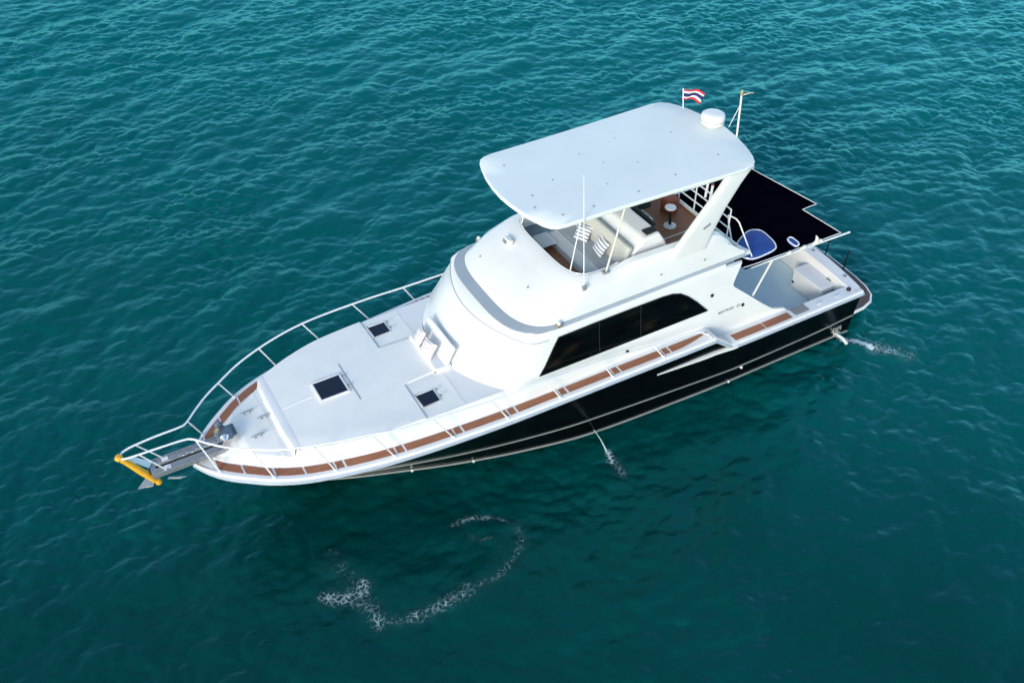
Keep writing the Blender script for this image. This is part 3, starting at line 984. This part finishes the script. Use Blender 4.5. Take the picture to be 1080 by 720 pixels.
# radar dome
rd = empty("radar_dome", (-4.42, -.16, 5.90)); rd.parent = Y_
MB().lathe([(0, 0), (.26, 0), (.275, .03), (.275, .16), (.255, .21), (.18, .245), (0, .255)], (0, 0, .08), n=28).build("dome", M['gel'], rd, ang=50)
MB().lathe([(0, 0), (.16, 0), (.13, .10), (0, .10)], (0, 0, 0), n=16).build("mounting_foot", M['gel'], rd)
MB().lathe([(.279, 0), (.279, .012), (.27, .012), (.27, 0)], (0, 0, .16), n=28).build("seam_ring", M['strake'], rd)
# mast with light
ms = empty("light_mast", (-4.60, .50, 5.86)); ms.parent = Y_
MB().tube([(0, 0, 0), (.02, -.05, 1.02)], .022, 8).build("mast_tube", M['cream'], ms)
MB().lathe([(0, 0), (.04, 0), (.045, .05), (.03, .11), (0, .12)], (.02, -.05, 1.02), n=12).build("anchor_light", M['brass'], ms)
MB().tube([(.02, -.05, 1.0), (-.1, .04, 1.07), (-.18, .10, 1.08)], .01, 6).build("wind_vane_arm", M['brass'], ms)
MB().tube([(.01, -.04, .80), (-.12, -.42, .04)], .010, 6).build("stay", M['rail'], ms)

# ================================================================== COCKPIT
ck = empty("cockpit"); ck.parent = Y_
FZ = .76
MB().prism([(-4.2, 2.12), (-7.85, 2.08), (-7.85, -2.08), (-4.2, -2.12)], FZ - .05, FZ).build("cockpit_floor", M['liner'], ck)
# inner sides
for sd_ in (1, -1):
    rg = []
    for x in list(np.linspace(-7.85, -3.70, 16)):
        zt = zbound(x) + .085
        rg.append([(x, (ysheer(x) - .085) * sd_, zt), (x, (ysheer(x) - .36) * sd_, zt - .001), (x, (ysheer(x) - .385) * sd_, zt - .03), (x, (ysheer(x) - .34) * sd_, zt - .20), (x, (ysheer(x) - .36) * sd_, FZ)])
    MB().loft(rg, False).build("cockpit_side", M['gel'], ck, ang=35)
    # shelf between the side cap and the wing, with the boarding recess at its forward end
    pl = [(x, (ysheer(x) - .30) * sd_) for x in np.linspace(-5.75, -3.72, 8)] + [(-3.70, (ysheer(-3.7) - .07) * sd_), (-3.16, (ysheer(-3.16) - .07) * sd_), (-3.16, 1.95 * sd_), (-5.75, 1.95 * sd_)]
    MB().prism(pl, 1.30, lambda x, y: zb_aft(min(x, -3.72)) + .078).build("boarding_recess", M['gel'], ck)
    MB().prism([(-8.04, 2.22 * sd_), (-7.68, 2.22 * sd_), (-7.68, 2.34 * sd_), (-8.04, 2.33 * sd_)], zb_aft(-8) - .02, zb_aft(-8) + .083).build("corner_cap", M['gel'], ck)
    # grille vent and cleats let into the cap
    vz = zbound(-6.0) + .098
    g = MB()
    for i in range(6):
        g.box((-5.80 - i * .075, (ysheer(-6) - .225) * sd_, vz - .006), (.045, .22, .012))
    g.build("vent_grille", M['gasket'], ck, bevel=.004)
    MB().box((-5.99, (ysheer(-6) - .225) * sd_, vz - .013), (.50, .26, .010)).build("vent_plate", M['strake'], ck)
    for x in (-6.60, -7.22):
        q = (x, (ysheer(x) - .14) * sd_, zbound(x) + .098)
        MB().tube([(q[0] - .09, q[1], q[2] + .03), (q[0] + .09, q[1], q[2] + .03)], .013, 6).tube([(q[0] - .035, q[1], q[2] - .02), (q[0] - .035, q[1], q[2] + .03)], .012, 6).tube([(q[0] + .035, q[1], q[2] - .02), (q[0] + .035, q[1], q[2] + .03)], .012, 6).build("mooring_cleat", M['steel'], ck)
# transom with broad cap
zt = 1.40 + .085
tr = MB()
arcx = lambda y: -8.04 - .22 * (1 - (y / 2.4) ** 2)
ysn = np.linspace(-2.27, 2.27, 25)
rg = []
for y in ysn:
    xo = arcx(y); xi = -7.72 - .14 * (1 - (y / 2.4) ** 2)
    c = .03 * (1 - (y / 2.4) ** 2)
    rg.append([(xi + .0, y, FZ), (xi + .03, y, zt + c - .22), (xi - .0, y, zt + c - .03), (xi - .03, y, zt + c + .002), (xo + .02, y, zt + c + .002), (xo - .01, y, zt + c - .02), (xo, y, zt - .12)])
tr.loft(rg, False)
tr.build("transom_cap", M['gel'], ck, ang=35)
rg = []
for y in ysn:
    xo = arcx(y) + .01
    rg.append([(xo, y, zt - .11), (xo + .12, y * .985, .3), (xo + .16, y * .95, -.3)])
MB().loft(rg, False).build("transom", M['black'], ck)
MB().lathe([(0, 0), (.06, 0), (.06, .03), (.045, .05), (0, .05)], (-7.72, 2.20, zt + .0), n=14).build("deck_filler", M['dark'], ck)
for (x, y) in ((-8.02, 1.75), (-8.1, .5)):
    MB().lathe([(0, 0), (.05, 0), (.05, .015), (0, .018)], (x, y, zt + .006 + .02), n=12).build("rod_socket", M['gasket'], ck)
# aft awning strut from the cabin wing
MB().tube([(-4.60, 1.93, 2.34), (-5.30, 1.70, 3.08)], .028, 8).build("awning_strut", M['cream'], Y_)

# swim platform
pl = [(-8.05, 2.1), (-8.7, 2.08), (-9.05, 1.98), (-9.28, 1.78), (-9.42, 1.45), (-9.50, .9), (-9.54, 0)]
pl = pl + [(x, -y) for x, y in pl[-2::-1]]
sp = MB().prism(pl, .34, .44).build("swim_platform", M['platform'], Y_, bevel=.015)
MB().tube([(x, y, .40) for x, y in pl], .045, 8).build("platform_edge", M['gel'], sp)
for y in (-.1, .62):
    MB().tube([(-9.40, y, .44), (-9.42, y, 1.12)], .018, 8).build("platform_post", M['dark'], sp)
MB().tube([(-8.9, 1.1, .47), (-8.9, .3, .47)], .02, 8).build("platform_hinge", M['dark'], sp)
# exhaust outlet and hull emblem
MB().lathe([(0, 0), (.09, 0), (.10, .12), (.075, .12), (.07, .02), (0, .02)], hull_pt(.03, .07) + Vector((0, -.02, .02)), (-.3, 1, 0), 14).build("exhaust_outlet", M['steel'], hull)
hm = hull_pt(.02, .22)
for i, (dx, hh) in enumerate(((0, .13), (-.09, .16), (-.17, .13), (-.245, .16))):
    pass
g = MB()
for i in range(4):
    g.box((hm.x + .30 - i * .085, hm.y + .012, hm.z), (.05, .02, .15), Matrix.Rotation(R(18 if i % 2 else -10), 3, 'Y'))
g.build("hull_emblem", M['strake'], hull)

# ================================================================== AWNING
aw = empty("cockpit_awning", (0, 0, 0)); aw.parent = Y_
tag(aw, "black shade awning with white piping stretched over the cockpit")
def awz(x, y):
    return 3.10 - .05 * math.sin(math.pi * min(1, max(0, (-4.45 - x) / 3.1))) * (1 - (y / 1.9) ** 2)
def strip(mb, x0f, x1f, ya, yb, ny, nx=14):
    rg = []
    for j in range(ny + 1):
        y = ya + (yb - ya) * j / ny
        rg.append([(x0f(y) + (x1f(y) - x0f(y)) * i / nx, y, awz(x0f(y) + (x1f(y) - x0f(y)) * i / nx, y)) for i in range(nx + 1)])
    mb.loft(rg, False)
aftS = lambda y: -7.43 + (-7.74 + 7.43) * (y + 1.62) / 2.15
aftP = lambda y: -7.27 + (-7.36 + 7.27) * (y - .53) / 1.25
fwd = lambda y: -4.36
mb = MB(); strip(mb, fwd, aftS, -1.62, .53, 14); strip(mb, fwd, aftP, .53, 1.76, 8)
cl = mb.build("awning_cloth", M['awning'], aw)
sm = cl.modifiers.new("thick", 'SOLIDIFY'); sm.thickness = .01
edge = [(fwd(0), 1.70), (-4.7, 1.72), (-7.36, 1.78), (-7.27, .53), (-7.74, .53), (-7.43, -1.62), (-4.36, -1.62)]
pts = []
for (a, c) in zip(edge[:-1], edge[1:]):
    for k in range(6):
        x = a[0] + (c[0] - a[0]) * k / 6; y = a[1] + (c[1] - a[1]) * k / 6
        pts.append((x, y, awz(x, y) + .012))
x, y = edge[-1]; pts.append((x, y, awz(x, y) + .012))
MB().tube(pts, .010, 6).build("awning_piping", M['rail'], aw)
MB().tube([(-4.55, 1.74, 3.07), (-7.62, 1.83, 3.07)], .023, 8).build("awning_pole", M['rail'], aw)
MB().tube([(-4.45, -1.66, 3.07), (-7.55, -1.66, 3.07)], .023, 8).build("awning_pole", M['rail'], aw)
# bundled ties and knots along the near pole
rr = random.Random(3)
for (x, L_) in ((-5.62, .16), (-6.05, .22), (-6.42, .16), (-6.62, .12)):
    MB().tube([(x - L_, 1.78, 3.10), (x - L_ * .5, 1.80, 3.12), (x, 1.79, 3.10)], [.03, .055, .03], 8).build("awning_tie", M['cream'], aw)
MB().tube([(-6.55, 1.80, 3.1), (-6.53, 1.79, 3.26), (-6.50, 1.77, 3.32)], [.06, .035, .01], 8).build("awning_tie", M['cream'], aw)
for xx, yy in ((-7.50, -1.64),):
    MB().tube([(xx, yy, 3.07), (xx + .0, yy * 1.2, 1.56)], .020, 8).build("awning_post", M['rail'], aw)
# blue canvas covers lying on the awning behind the arch
def canvas_cover(poly, h, label):
    cx = sum(p[0] for p in poly) / len(poly); cy = sum(p[1] for p in poly) / len(poly)
    # smooth the outline
    sm_ = poly
    for _ in range(2):
        nw = []
        for i in range(len(sm_)):
            a, c = sm_[i], sm_[(i + 1) % len(sm_)]
            nw += [(a[0] * .8 + c[0] * .2, a[1] * .8 + c[1] * .2), (a[0] * .2 + c[0] * .8, a[1] * .2 + c[1] * .8)]
        sm_ = nw
    e = empty("canvas_cover", (0, 0, 0)); e.parent = Y_; tag(e, label)
    lay = []
    for k, hh in ((1, -.04), (1, .02), (.9, .02 + h * .45), (.7, .02 + h * .8), (.4, .02 + h), (.12, .02 + h * 1.03)):
        lay.append([(cx + (x - cx) * k, cy + (y - cy) * k, 3.10 + hh) for x, y in sm_])
    MB().loft(lay, True, cap0=True, cap1=True).build("cover_cloth", M['blue'], e, ang=60)
    MB().tube([(x, y, 3.135) for x, y in sm_], .020, 6, closed=True).build("cover_piping", M['rail'], e)
canvas_cover([(-4.62, 1.02), (-5.05, .76), (-5.45, .60), (-5.72, .74), (-5.66, 1.30), (-5.50, 1.55), (-4.74, 1.60), (-4.55, 1.35)], .10, "large blue canvas cover behind the arch leg")
canvas_cover([(-5.98, 1.36), (-6.16, 1.32), (-6.14, 1.66), (-5.96, 1.70)], .03, "small blue canvas flap beside the awning pole")

# ================================================================== BOW FITTINGS
# rails
RP = [(9.66, .02, 2.63), (9.55, .10, 2.66), (9.35, .14, 2.68), (8.9, .17, 2.69), (8.45, .19, 2.68), (8.28, .25, 2.67), (8.03, .52, 2.66), (7.72, .82, 2.66), (7.36, 1.08, 2.67), (6.9, 1.38, 2.69), (6.4, 1.60, 2.72), (5.8, 1.80, 2.74), (5.2, 1.94, 2.74), (4.6, 2.06, 2.69), (3.95, 2.11, 2.67), (3.3, 2.15, 2.64), (2.62, 2.18, 2.60), (1.48, 2.20, 2.58), (0, 2.22, 2.53), (-1.7, 2.26, 2.36), (-2.45, 2.28, 2.33), (-2.72, 2.32, 2.28), (-2.95, 2.38, 2.15), (-3.05, 2.40, 2.03)]
def rail_at(x):
    for a, c in zip(RP[:-1], RP[1:]):
        if a[0] >= x >= c[0]:
            t = (a[0] - x) / (a[0] - c[0])
            return Vector(a).lerp(Vector(c), t)
def smooth_path(P, n=5):
    P = [Vector(p) for p in P]; out = []
    for i in range(len(P) - 1):
        p0, p1, p2, p3 = P[max(i - 1, 0)], P[i], P[i + 1], P[min(i + 2, len(P) - 1)]
        for k in range(n):
            t = k / n
            out.append(.5 * ((2 * p1) + (p2 - p0) * t + (2 * p0 - 5 * p1 + 4 * p2 - p3) * t * t + (3 * p1 - p0 - 3 * p2 + p3) * t ** 3))
    out.append(P[-1])
    return out
for sd_ in (1, -1):
    br = MB().tube([(q.x, q.y * sd_, q.z) for q in smooth_path(RP)], .021, 8).build("bow_rail", M['rail'], Y_)
    for xf_, xt_ in ((8.0, 8.24), (7.10, 7.38), (5.97, 6.3), (4.79, 5.2), (3.53, 3.93), (2.30, 2.62), (1.03, 1.32), (-.31, -.05), (-1.67, -1.45)):
        t = rail_at(xt_); f = gw(xf_, -.055, .08)
        MB().tube([(f.x, f.y * sd_, f.z), (t.x, t.y * sd_, t.z)], .016, 8).build("stanchion", M['rail'], br)
        MB().lathe([(0, 0), (.04, 0), (.04, .012), (.02, .03), (0, .03)], (f.x, f.y * sd_, f.z + .01), n=10).build("stanchion_foot", M['rail'], br)
    for xt_, xb_ in ((9.30, 8.92),):
        t = rail_at(xt_)
        MB().tube([(xb_, .19 * sd_, 2.07), (t.x, t.y * sd_, t.z)], .015, 8).build("pulpit_stay", M['rail'], br)
# pulpit
pu = empty("bow_pulpit", (0, 0, 0)); pu.parent = Y_
for sd_ in (1, -1):
    MB().box((8.45, .115 * sd_, 2.03), (1.50, .15, .07)).build("pulpit_plank", M['plank'], pu, bevel=.012)
    MB().box((8.45, .205 * sd_, 2.02), (1.5, .025, .12)).build("side_plate", M['galv'], pu, bevel=.005)
    MB().box((8.88, .12 * sd_, 2.068), (.13, .10, .012)).build("tread_pad", M['white'], pu)
MB().box((8.4, 0, 2.0), (1.4, .05, .06)).build("chain_channel", M['dark'], pu)
MB().box((9.15, .0, 2.00), (.10, .42, .12)).build("end_bracket", M['galv'], pu, bevel=.015)
MB().lathe([(0, -.05), (.08, -.05), (.05, 0), (.08, .05), (0, .05)], (9.26, 0, 1.95), (0, 1, 0), 16).build("bow_roller", M['galv'], pu)
yb = MB().tube([(9.66, 0, 2.64), (9.56, .02, 2.48), (9.36, .05, 2.12), (9.20, .08, 1.82), (9.14, .09, 1.74)], [.055, .06, .075, .062, .04], 10).build("bow_guard_tube", M['yellow'], pu)
tag(yb, "yellow tube sloping down from the rail tip to the pulpit end")
MB().lathe([(0, -.07), (.05, -.06), (.08, 0), (.05, .06), (0, .07)], (9.66, 0, 2.64), (0, 0, 1), 14).build("guard_cap", M['yellow'], yb)
MB().lathe([(0, -.06), (.06, -.05), (.075, 0), (.06, .05), (0, .06)], (9.14, .09, 1.74), (.4, 0, 1), 14).build("guard_cap", M['yellow'], yb)
for sd_ in (-1,):
    MB().tube([(9.62, .02 * sd_, 2.60), (9.45, .10 * sd_, 2.30), (9.18, .15 * sd_, 2.05)], .018, 8).build("front_stay", M['rail'], pu)
MB().extrude3([(9.55, -.06, 2.50), (9.42, -.14, 2.42), (9.12, -.16, 2.08), (9.22, -.05, 2.06)], (0, .012, 0)).build("guard_net", M['liner'], pu)
# windlass and chain
wl = empty("windlass", (7.66, -.02, 2.16)); wl.parent = Y_
MB().box((0, 0, .09), (.34, .30, .16)).build("housing", M['slate'], wl, bevel=.04)
MB().lathe([(0, -.09), (.10, -.09), (.06, -.03), (.06, .03), (.10, .09), (0, .09)], (.02, .24, .12), (0, 1, 0), 16).build("gypsy_drum", M['steel'], wl)
MB().lathe([(0, -.06), (.09, -.06), (.055, 0), (.09, .06), (0, .06)], (.02, -.22, .12), (0, 1, 0), 16).build("gypsy_drum", M['slate'], wl)
MB().lathe([(0, 0), (.05, 0), (.06, .05), (.03, .12), (0, .12)], (.10, -.02, .17), n=12).build("brake_knob", M['brass'], wl)
for i in range(9):
    MB().tube([(.2 + i * .09 + .05 * math.cos(t), .02 + (.022 * math.sin(t) if i % 2 else 0), -.045 + (.0 if i % 2 else .022 * math.sin(t))) for t in np.linspace(0, 2 * math.pi, 11)[:-1]], .010, 6, closed=True).build("chain_link", M['galv'], wl)
MB().box((-.05, -.1, .02), (.40, .34, .03)).build("base_plate", M['slate'], wl, bevel=.008)
def cleat(x, y, ang, L_=.30):
    z = deck_z(x, y, .005)
    e = empty("deck_cleat", (x, y, z), ang); e.parent = Y_
    MB().tube([(-L_ / 2, 0, .065), (-L_ / 4, 0, .075), (L_ / 4, 0, .075), (L_ / 2, 0, .065)], [.008, .016, .016, .008], 8).build("horn", M['galv'], e)
    for s_ in (-.06, .06):
        MB().tube([(s_, 0, 0), (s_, 0, .075)], .014, 8).build("cleat_post", M['gasket'], e)
cleat(7.05, -.46, 0); cleat(6.78, -.14, 0); cleat(7.06, .31, 0)
MB().lathe([(0, 0), (.04, 0), (.04, .02), (0, .025)], (7.47, -.27, deck_z(7.47, .2, .004)), n=12).build("deck_filler", M['dark'], Y_)

# ---- foredeck sun seat in front of the cabin
se = empty("foredeck_seat", (0, 0, 0)); se.parent = Y_
cushion("seat_base", (3.00, .04, 2.44), (.40, 1.34, .18), M['gel'], se, .04)
MB().extrude3([(2.96, -.58, 2.50), (2.72, -.58, 2.90), (2.66, -.58, 2.91), (2.86, -.58, 2.50)], (0, 1.26, 0)).build("backrest", M['gel'], se, bevel=.03)
MB().lathe([(0, 0), (.03, 0), (.03, .015), (0, .02)], (3.19, .69, 2.46), (1, 1, 0), 8).build("seat_fitting", M['brass'], se)

# ================================================================== LOOSE THINGS
def pillow(loc, rot, m, label, group, s_=.40):
    n = 14
    mb = MB(); top = []; bot = []
    for i in range(n + 1):
        for j in range(n + 1):
            u, v = i / n * 2 - 1, j / n * 2 - 1
            px = u * s_ / 2 * (1 - .06 * (1 - v * v) * abs(u)); py = v * s_ / 2 * (1 - .06 * (1 - u * u) * abs(v))
            t = .085 * ((1 - u ** 2) * (1 - v ** 2)) ** .45
            wob = .006 * math.sin(7 * u + 3 * v)
            top.append((px, py, t + wob)); bot.append((px, py, -t + wob))
    f = lambda a, b_: a * (n + 1) + b_
    fs = [(f(i, j), f(i + 1, j), f(i + 1, j + 1), f(i, j + 1)) for i in range(n) for j in range(n)]
    mb.add(top, fs); mb.add(bot, [q[::-1] for q in fs])
    o = mb.build("pillow", m, None, ang=70)
    o.location = loc; o.rotation_euler = rot
    tag(o, label, "pillow", group)
    return o
G1 = "striped pillows on the foredeck seat"; G2 = "striped pillows on the flybridge lounge"
pillow((3.06, -.30, 2.71), (R(8), R(60), R(-6)), M['pillow2'], "pink striped pillow on foredeck seat, farther from the side window", G1)
pillow((3.09, .17, 2.70), (R(-4), R(57), R(10)), M['pillow2'], "pink striped pillow on foredeck seat, nearer the side window", G1)
pillow((-1.10, -.25, 4.02), (R(10), R(48), R(25)), M['pillow'], "grey striped pillow lying back beside the crossed poles on the flybridge lounge", G2, .42)
pillow((-1.14, .42, 4.06), (R(-6), R(58), R(-14)), M['pillow'], "grey striped pillow upright against the helm console", G2, .42)

# flag on its staff
fl = tag(empty("ensign_flag", (-4.36, -1.14, 5.90)), "small red, white and navy striped flag on a short staff at the hardtop edge", "flag")
MB().tube([(0, 0, 0), (-.01, -.10, .46)], .012, 8).build("flag_staff", M['white'], fl)
mb = MB()
rows = [(0, 1, 0), (1, 2, 1), (2, 4, 2), (4, 5, 1), (5, 6, 0)]
def flag_pt(u, v):
    d = Vector((-.86, .42, 0)).normalized()
    base = Vector((-.01, -.092, .44)) + Vector((0, .005, -.042 * v))
    sag = -.10 * u * u - .02 * math.sin(u * 7)
    wv = .05 * math.sin(u * 6.5 + v * .35) * u
    return base + d * (u * .52 * (1 - .035 * v)) + Vector((.4 * wv, wv, sag + .02 * math.sin(v + u * 5) * u))
NU = 18
for (a, c, mi) in rows:
    for v in range(a, c):
        vs = [flag_pt(i / NU, v) for i in range(NU + 1)] + [flag_pt(i / NU, v + 1) for i in range(NU + 1)]
        mb.add(vs, [(i, i + 1, NU + 2 + i, NU + 1 + i) for i in range(NU)], mi)
fc = mb.build("flag_cloth", [M['red'], M['white'], M['navy']], fl, recalc=False, ang=80)
s2 = fc.modifiers.new("thick", 'SOLIDIFY'); s2.thickness = .004

# cooler chest in the cockpit
cc = tag(empty("storage_chest", (-7.58, 1.20, FZ)), "white storage chest standing in the cockpit against the transom", "chest")
MB().box((0, 0, .24), (.56, 1.02, .48)).build("chest_body", M['gel'], cc, bevel=.03)
MB().box((0, 0, .525), (.60, 1.06, .085)).build("chest_lid", M['gel'], cc, bevel=.03)
MB().tube([(-.16, .53, .42), (-.16, .56, .42), (-.16, .56, .16), (.16, .56, .16), (.16, .56, .42), (.16, .53, .42)], .012, 6).tube([(-.16, .56, .42), (.16, .56, .42)], .012, 6).build("chest_handle", M['gasket'], cc)
MB().box((.29, -.44, .18), (.03, .06, .05)).build("drain_plug", M['dark'], cc, bevel=.005)
MB().box((-.2, .3, .572), (.10, .14, .012)).build("chest_hinge", M['strake'], cc)

# anchor hanging under the pulpit
an = tag(empty("plough_anchor", (8.95, 0, 1.75)), "grey plough anchor hanging under the bow pulpit", "anchor")
MB().box((-.05, 0, .06), (.75, .035, .07), Matrix.Rotation(R(8), 3, 'Y')).build("shank", M['galv'], an, bevel=.01)
MB().add([(.62, 0, -.10), (.30, .20, .02), (.22, 0, .06), (.30, -.20, .02), (.34, 0, -.16)], [(0, 1, 2), (0, 2, 3), (0, 4, 1), (0, 3, 4), (1, 4, 2), (3, 2, 4)]).build("fluke", M['galv'], an, bevel=.012)
MB().add([(-.02, .02, -.05), (-.38, .16, -.10), (-.30, .22, -.02), (.02, .12, .0), (-.2, .1, -.15)], [(0, 1, 2, 3), (0, 4, 1), (1, 4, 2), (2, 4, 3), (3, 4, 0)]).build("polished_fluke", M['rail'], an, bevel=.01)

# ================================================================== FOAM AND DISCHARGE
fm = bpy.data.materials.new("sea_foam"); fm.use_nodes = True
nt = fm.node_tree; b = nt.nodes["Principled BSDF"]
b.inputs["Base Color"].default_value = (.66, .80, .80, 1); b.inputs["Roughness"].default_value = .8
def nd(t, **k):
    n = nt.nodes.new(t)
    for a, v in k.items(): setattr(n, a, v)
    return n
tc = nd("ShaderNodeTexCoord")
nz = nd("ShaderNodeTexNoise"); nz.inputs["Scale"].default_value = 5.0; nz.inputs["Detail"].default_value = 6; nz.inputs["Roughness"].default_value = .65
nt.links.new(tc.outputs["Object"], nz.inputs["Vector"])
mx = nd("ShaderNodeMixRGB", blend_type='ADD'); mx.inputs["Fac"].default_value = .22
nt.links.new(tc.outputs["Object"], mx.inputs["Color1"]); nt.links.new(nz.outputs["Color"], mx.inputs["Color2"])
vo = nd("ShaderNodeTexVoronoi", feature='DISTANCE_TO_EDGE'); vo.inputs["Scale"].default_value = 9.0
nt.links.new(mx.outputs[0], vo.inputs["Vector"])
n3 = nd("ShaderNodeTexNoise"); n3.inputs["Scale"].default_value = 13; n3.inputs["Detail"].default_value = 5; n3.inputs["Roughness"].default_value = .7
nt.links.new(tc.outputs["Object"], n3.inputs["Vector"])
n4 = nd("ShaderNodeTexNoise"); n4.inputs["Scale"].default_value = 2.0; n4.inputs["Detail"].default_value = 3
nt.links.new(tc.outputs["Object"], n4.inputs["Vector"])
at = nd("ShaderNodeAttribute", attribute_name="foam_amount")
def mth(op, a, c):
    n = nd("ShaderNodeMath", operation=op)
    for i, q in enumerate((a, c)):
        if isinstance(q, (int, float)): n.inputs[i].default_value = q
        else: nt.links.new(q, n.inputs[i])
    return n.outputs[0]
web = mth('MULTIPLY', vo.outputs["Distance"], 1.9)
thr = mth('ADD', mth('MULTIPLY', n3.outputs["Fac"], 1.15), mth('MULTIPLY', n4.outputs["Fac"], .9))
thr = mth('ADD', thr, web)
val = mth('SUBTRACT', mth('MULTIPLY', at.outputs["Fac"], 1.25), mth('SUBTRACT', thr, .33))
alp = nd("ShaderNodeMapRange", interpolation_type='SMOOTHSTEP'); alp.inputs["From Min"].default_value = 0; alp.inputs["From Max"].default_value = 1.0
nt.links.new(val, alp.inputs["Value"])
# torn bubbles, over a faint veil of aerated water
nt.links.new(mth('MAXIMUM', mth('MULTIPLY', alp.outputs[0], .92), mth('MULTIPLY', mth('POWER', at.outputs["Fac"], 2.0), .015)), b.inputs["Alpha"])


def foam_sheet(name, trails, label, cat, step=.04):
    """a sheet riding on the waves round the given trails; its foam is torn by a procedural web"""
    A = np.array([p for t in trails for p in t[0]])
    m = max(t[1] for t in trails) * 2.2
    gx = np.arange(A[:, 0].min() - m, A[:, 0].max() + m, step); gy = np.arange(A[:, 1].min() - m, A[:, 1].max() + m, step)
    GX_, GY_ = np.meshgrid(gx, gy, indexing='ij')
    D = np.zeros_like(GX_)
    for pts, w, amp in trails:
        P = np.array(pts, float)
        for a, c in zip(P[:-1], P[1:]):
            ab = c - a; L2 = ab @ ab
            t = np.clip(((GX_ - a[0]) * ab[0] + (GY_ - a[1]) * ab[1]) / L2, 0, 1)
            d2 = (GX_ - a[0] - t * ab[0]) ** 2 + (GY_ - a[1] - t * ab[1]) ** 2
            D = np.maximum(D, amp * np.exp(-d2 / w ** 2))
    keep = D > .06
    fadew = calm(GX_, GY_)
    Z = oc_sample(OC[0], GX_, GY_) * fadew + .016
    PXs = GX_ + 1.0 * oc_sample(OC[1], GX_, GY_) * fadew; PYs = GY_ + 1.0 * oc_sample(OC[2], GX_, GY_) * fadew
    idx = -np.ones(GX_.shape, int); idx[keep] = np.arange(keep.sum())
    vs = np.stack([PXs[keep], PYs[keep], Z[keep]], 1)
    q = np.stack([idx[:-1, :-1], idx[1:, :-1], idx[1:, 1:], idx[:-1, 1:]], -1).reshape(-1, 4)
    q = q[(q >= 0).all(1)]
    me = bpy.data.meshes.new(name); me.from_pydata(vs.tolist(), [], q.tolist())
    a = me.attributes.new("foam_amount", 'FLOAT', 'POINT'); a.data.foreach_set("value", D[keep].astype(np.float32))
    me.polygons.foreach_set("use_smooth", np.ones(len(me.polygons), bool))
    me.materials.append(fm)
    o = bpy.data.objects.new(name, me); COL.objects.link(o)
    return tag(o, label, cat, kind="stuff")


foam_sheet("sea_foam", [([(6.95, 3.1), (6.75, 3.3), (6.35, 3.38), (6.2, 3.2)], .30, .98), ([(6.55, 3.3), (6.35, 3.7), (6.27, 4.14)], .36, .86),
                        ([(6.5, 2.3), (6.45, 3.0)], .42, .66), ([(6.27, 4.14), (5.9, 4.35), (5.58, 4.41)], .22, .8)],
           "broken white foam patch below the bow, leftmost of the curling foam", "foam")
foam_sheet("sea_foam", [([(5.58, 4.41), (4.9, 4.45), (4.4, 4.42)], .30, .86), ([(4.4, 4.42), (3.91, 4.46), (3.45, 4.3)], .22, .74), ([(3.45, 4.3), (3.1, 4.1), (2.85, 3.85), (2.82, 3.45)], .22, .8),
                        ([(2.82, 3.45), (3.05, 3.1)], .14, .8), ([(3.1, 3.05), (3.5, 2.85), (3.95, 2.8)], .17, .85), ([(3.75, 3.2), (3.62, 3.45), (3.4, 3.5)], .12, .8)],
           "thin loop of white foam threads on the water below the hull", "foam")
foam_sheet("drain_splash", [([(-.12, 2.68), (-.05, 3.0)], .12, 1.15), ([(-.05, 3.0), (-.02, 3.40)], .26, .95)],
           "small patch of splashed foam under the thin drain stream from the hull", "splash")
foam_sheet("exhaust_wash", [([(-7.72, 2.45), (-7.9, 2.75), (-8.1, 3.05)], .17, 1.7), ([(-8.1, 3.0), (-8.4, 3.35), (-8.7, 3.7)], .42, .95), ([(-8.4, 3.2), (-8.8, 3.5)], .45, .62)],
           "dense white exhaust wash streaming out beside the stern", "wash")
# bilge drain stream
wj = mat("stream_water", (.45, .58, .58), .15)
dq = hull_pt((-.11 + 8) / 15.05, .06)
mb = MB()
mb.tube([dq + Vector((0, t * .62, -.26 * t * t)) for t in np.linspace(0, 1, 8)], [.010, .010, .011, .012, .014, .016, .02, .022], 6)
tag(mb.build("drain_stream", wj), "thin stream of water arcing from a drain in the hull side", "water stream")
mb = MB()
q0 = hull_pt(.03, .07) + Vector((0, .08, .02))
mb.tube([q0, q0 + Vector((-.05, .12, -.03)), q0 + Vector((-.10, .24, -.12)), q0 + Vector((-.13, .32, -.24))], [.035, .04, .05, .05], 10)
tag(mb.build("exhaust_gush", M['foam']), "short gush of water falling from the exhaust outlet at the stern", "water stream")

# ------------------------------------------------------------------ render settings
scene.render.engine = 'CYCLES'
scene.cycles.max_bounces = 6
scene.cycles.use_denoising = True
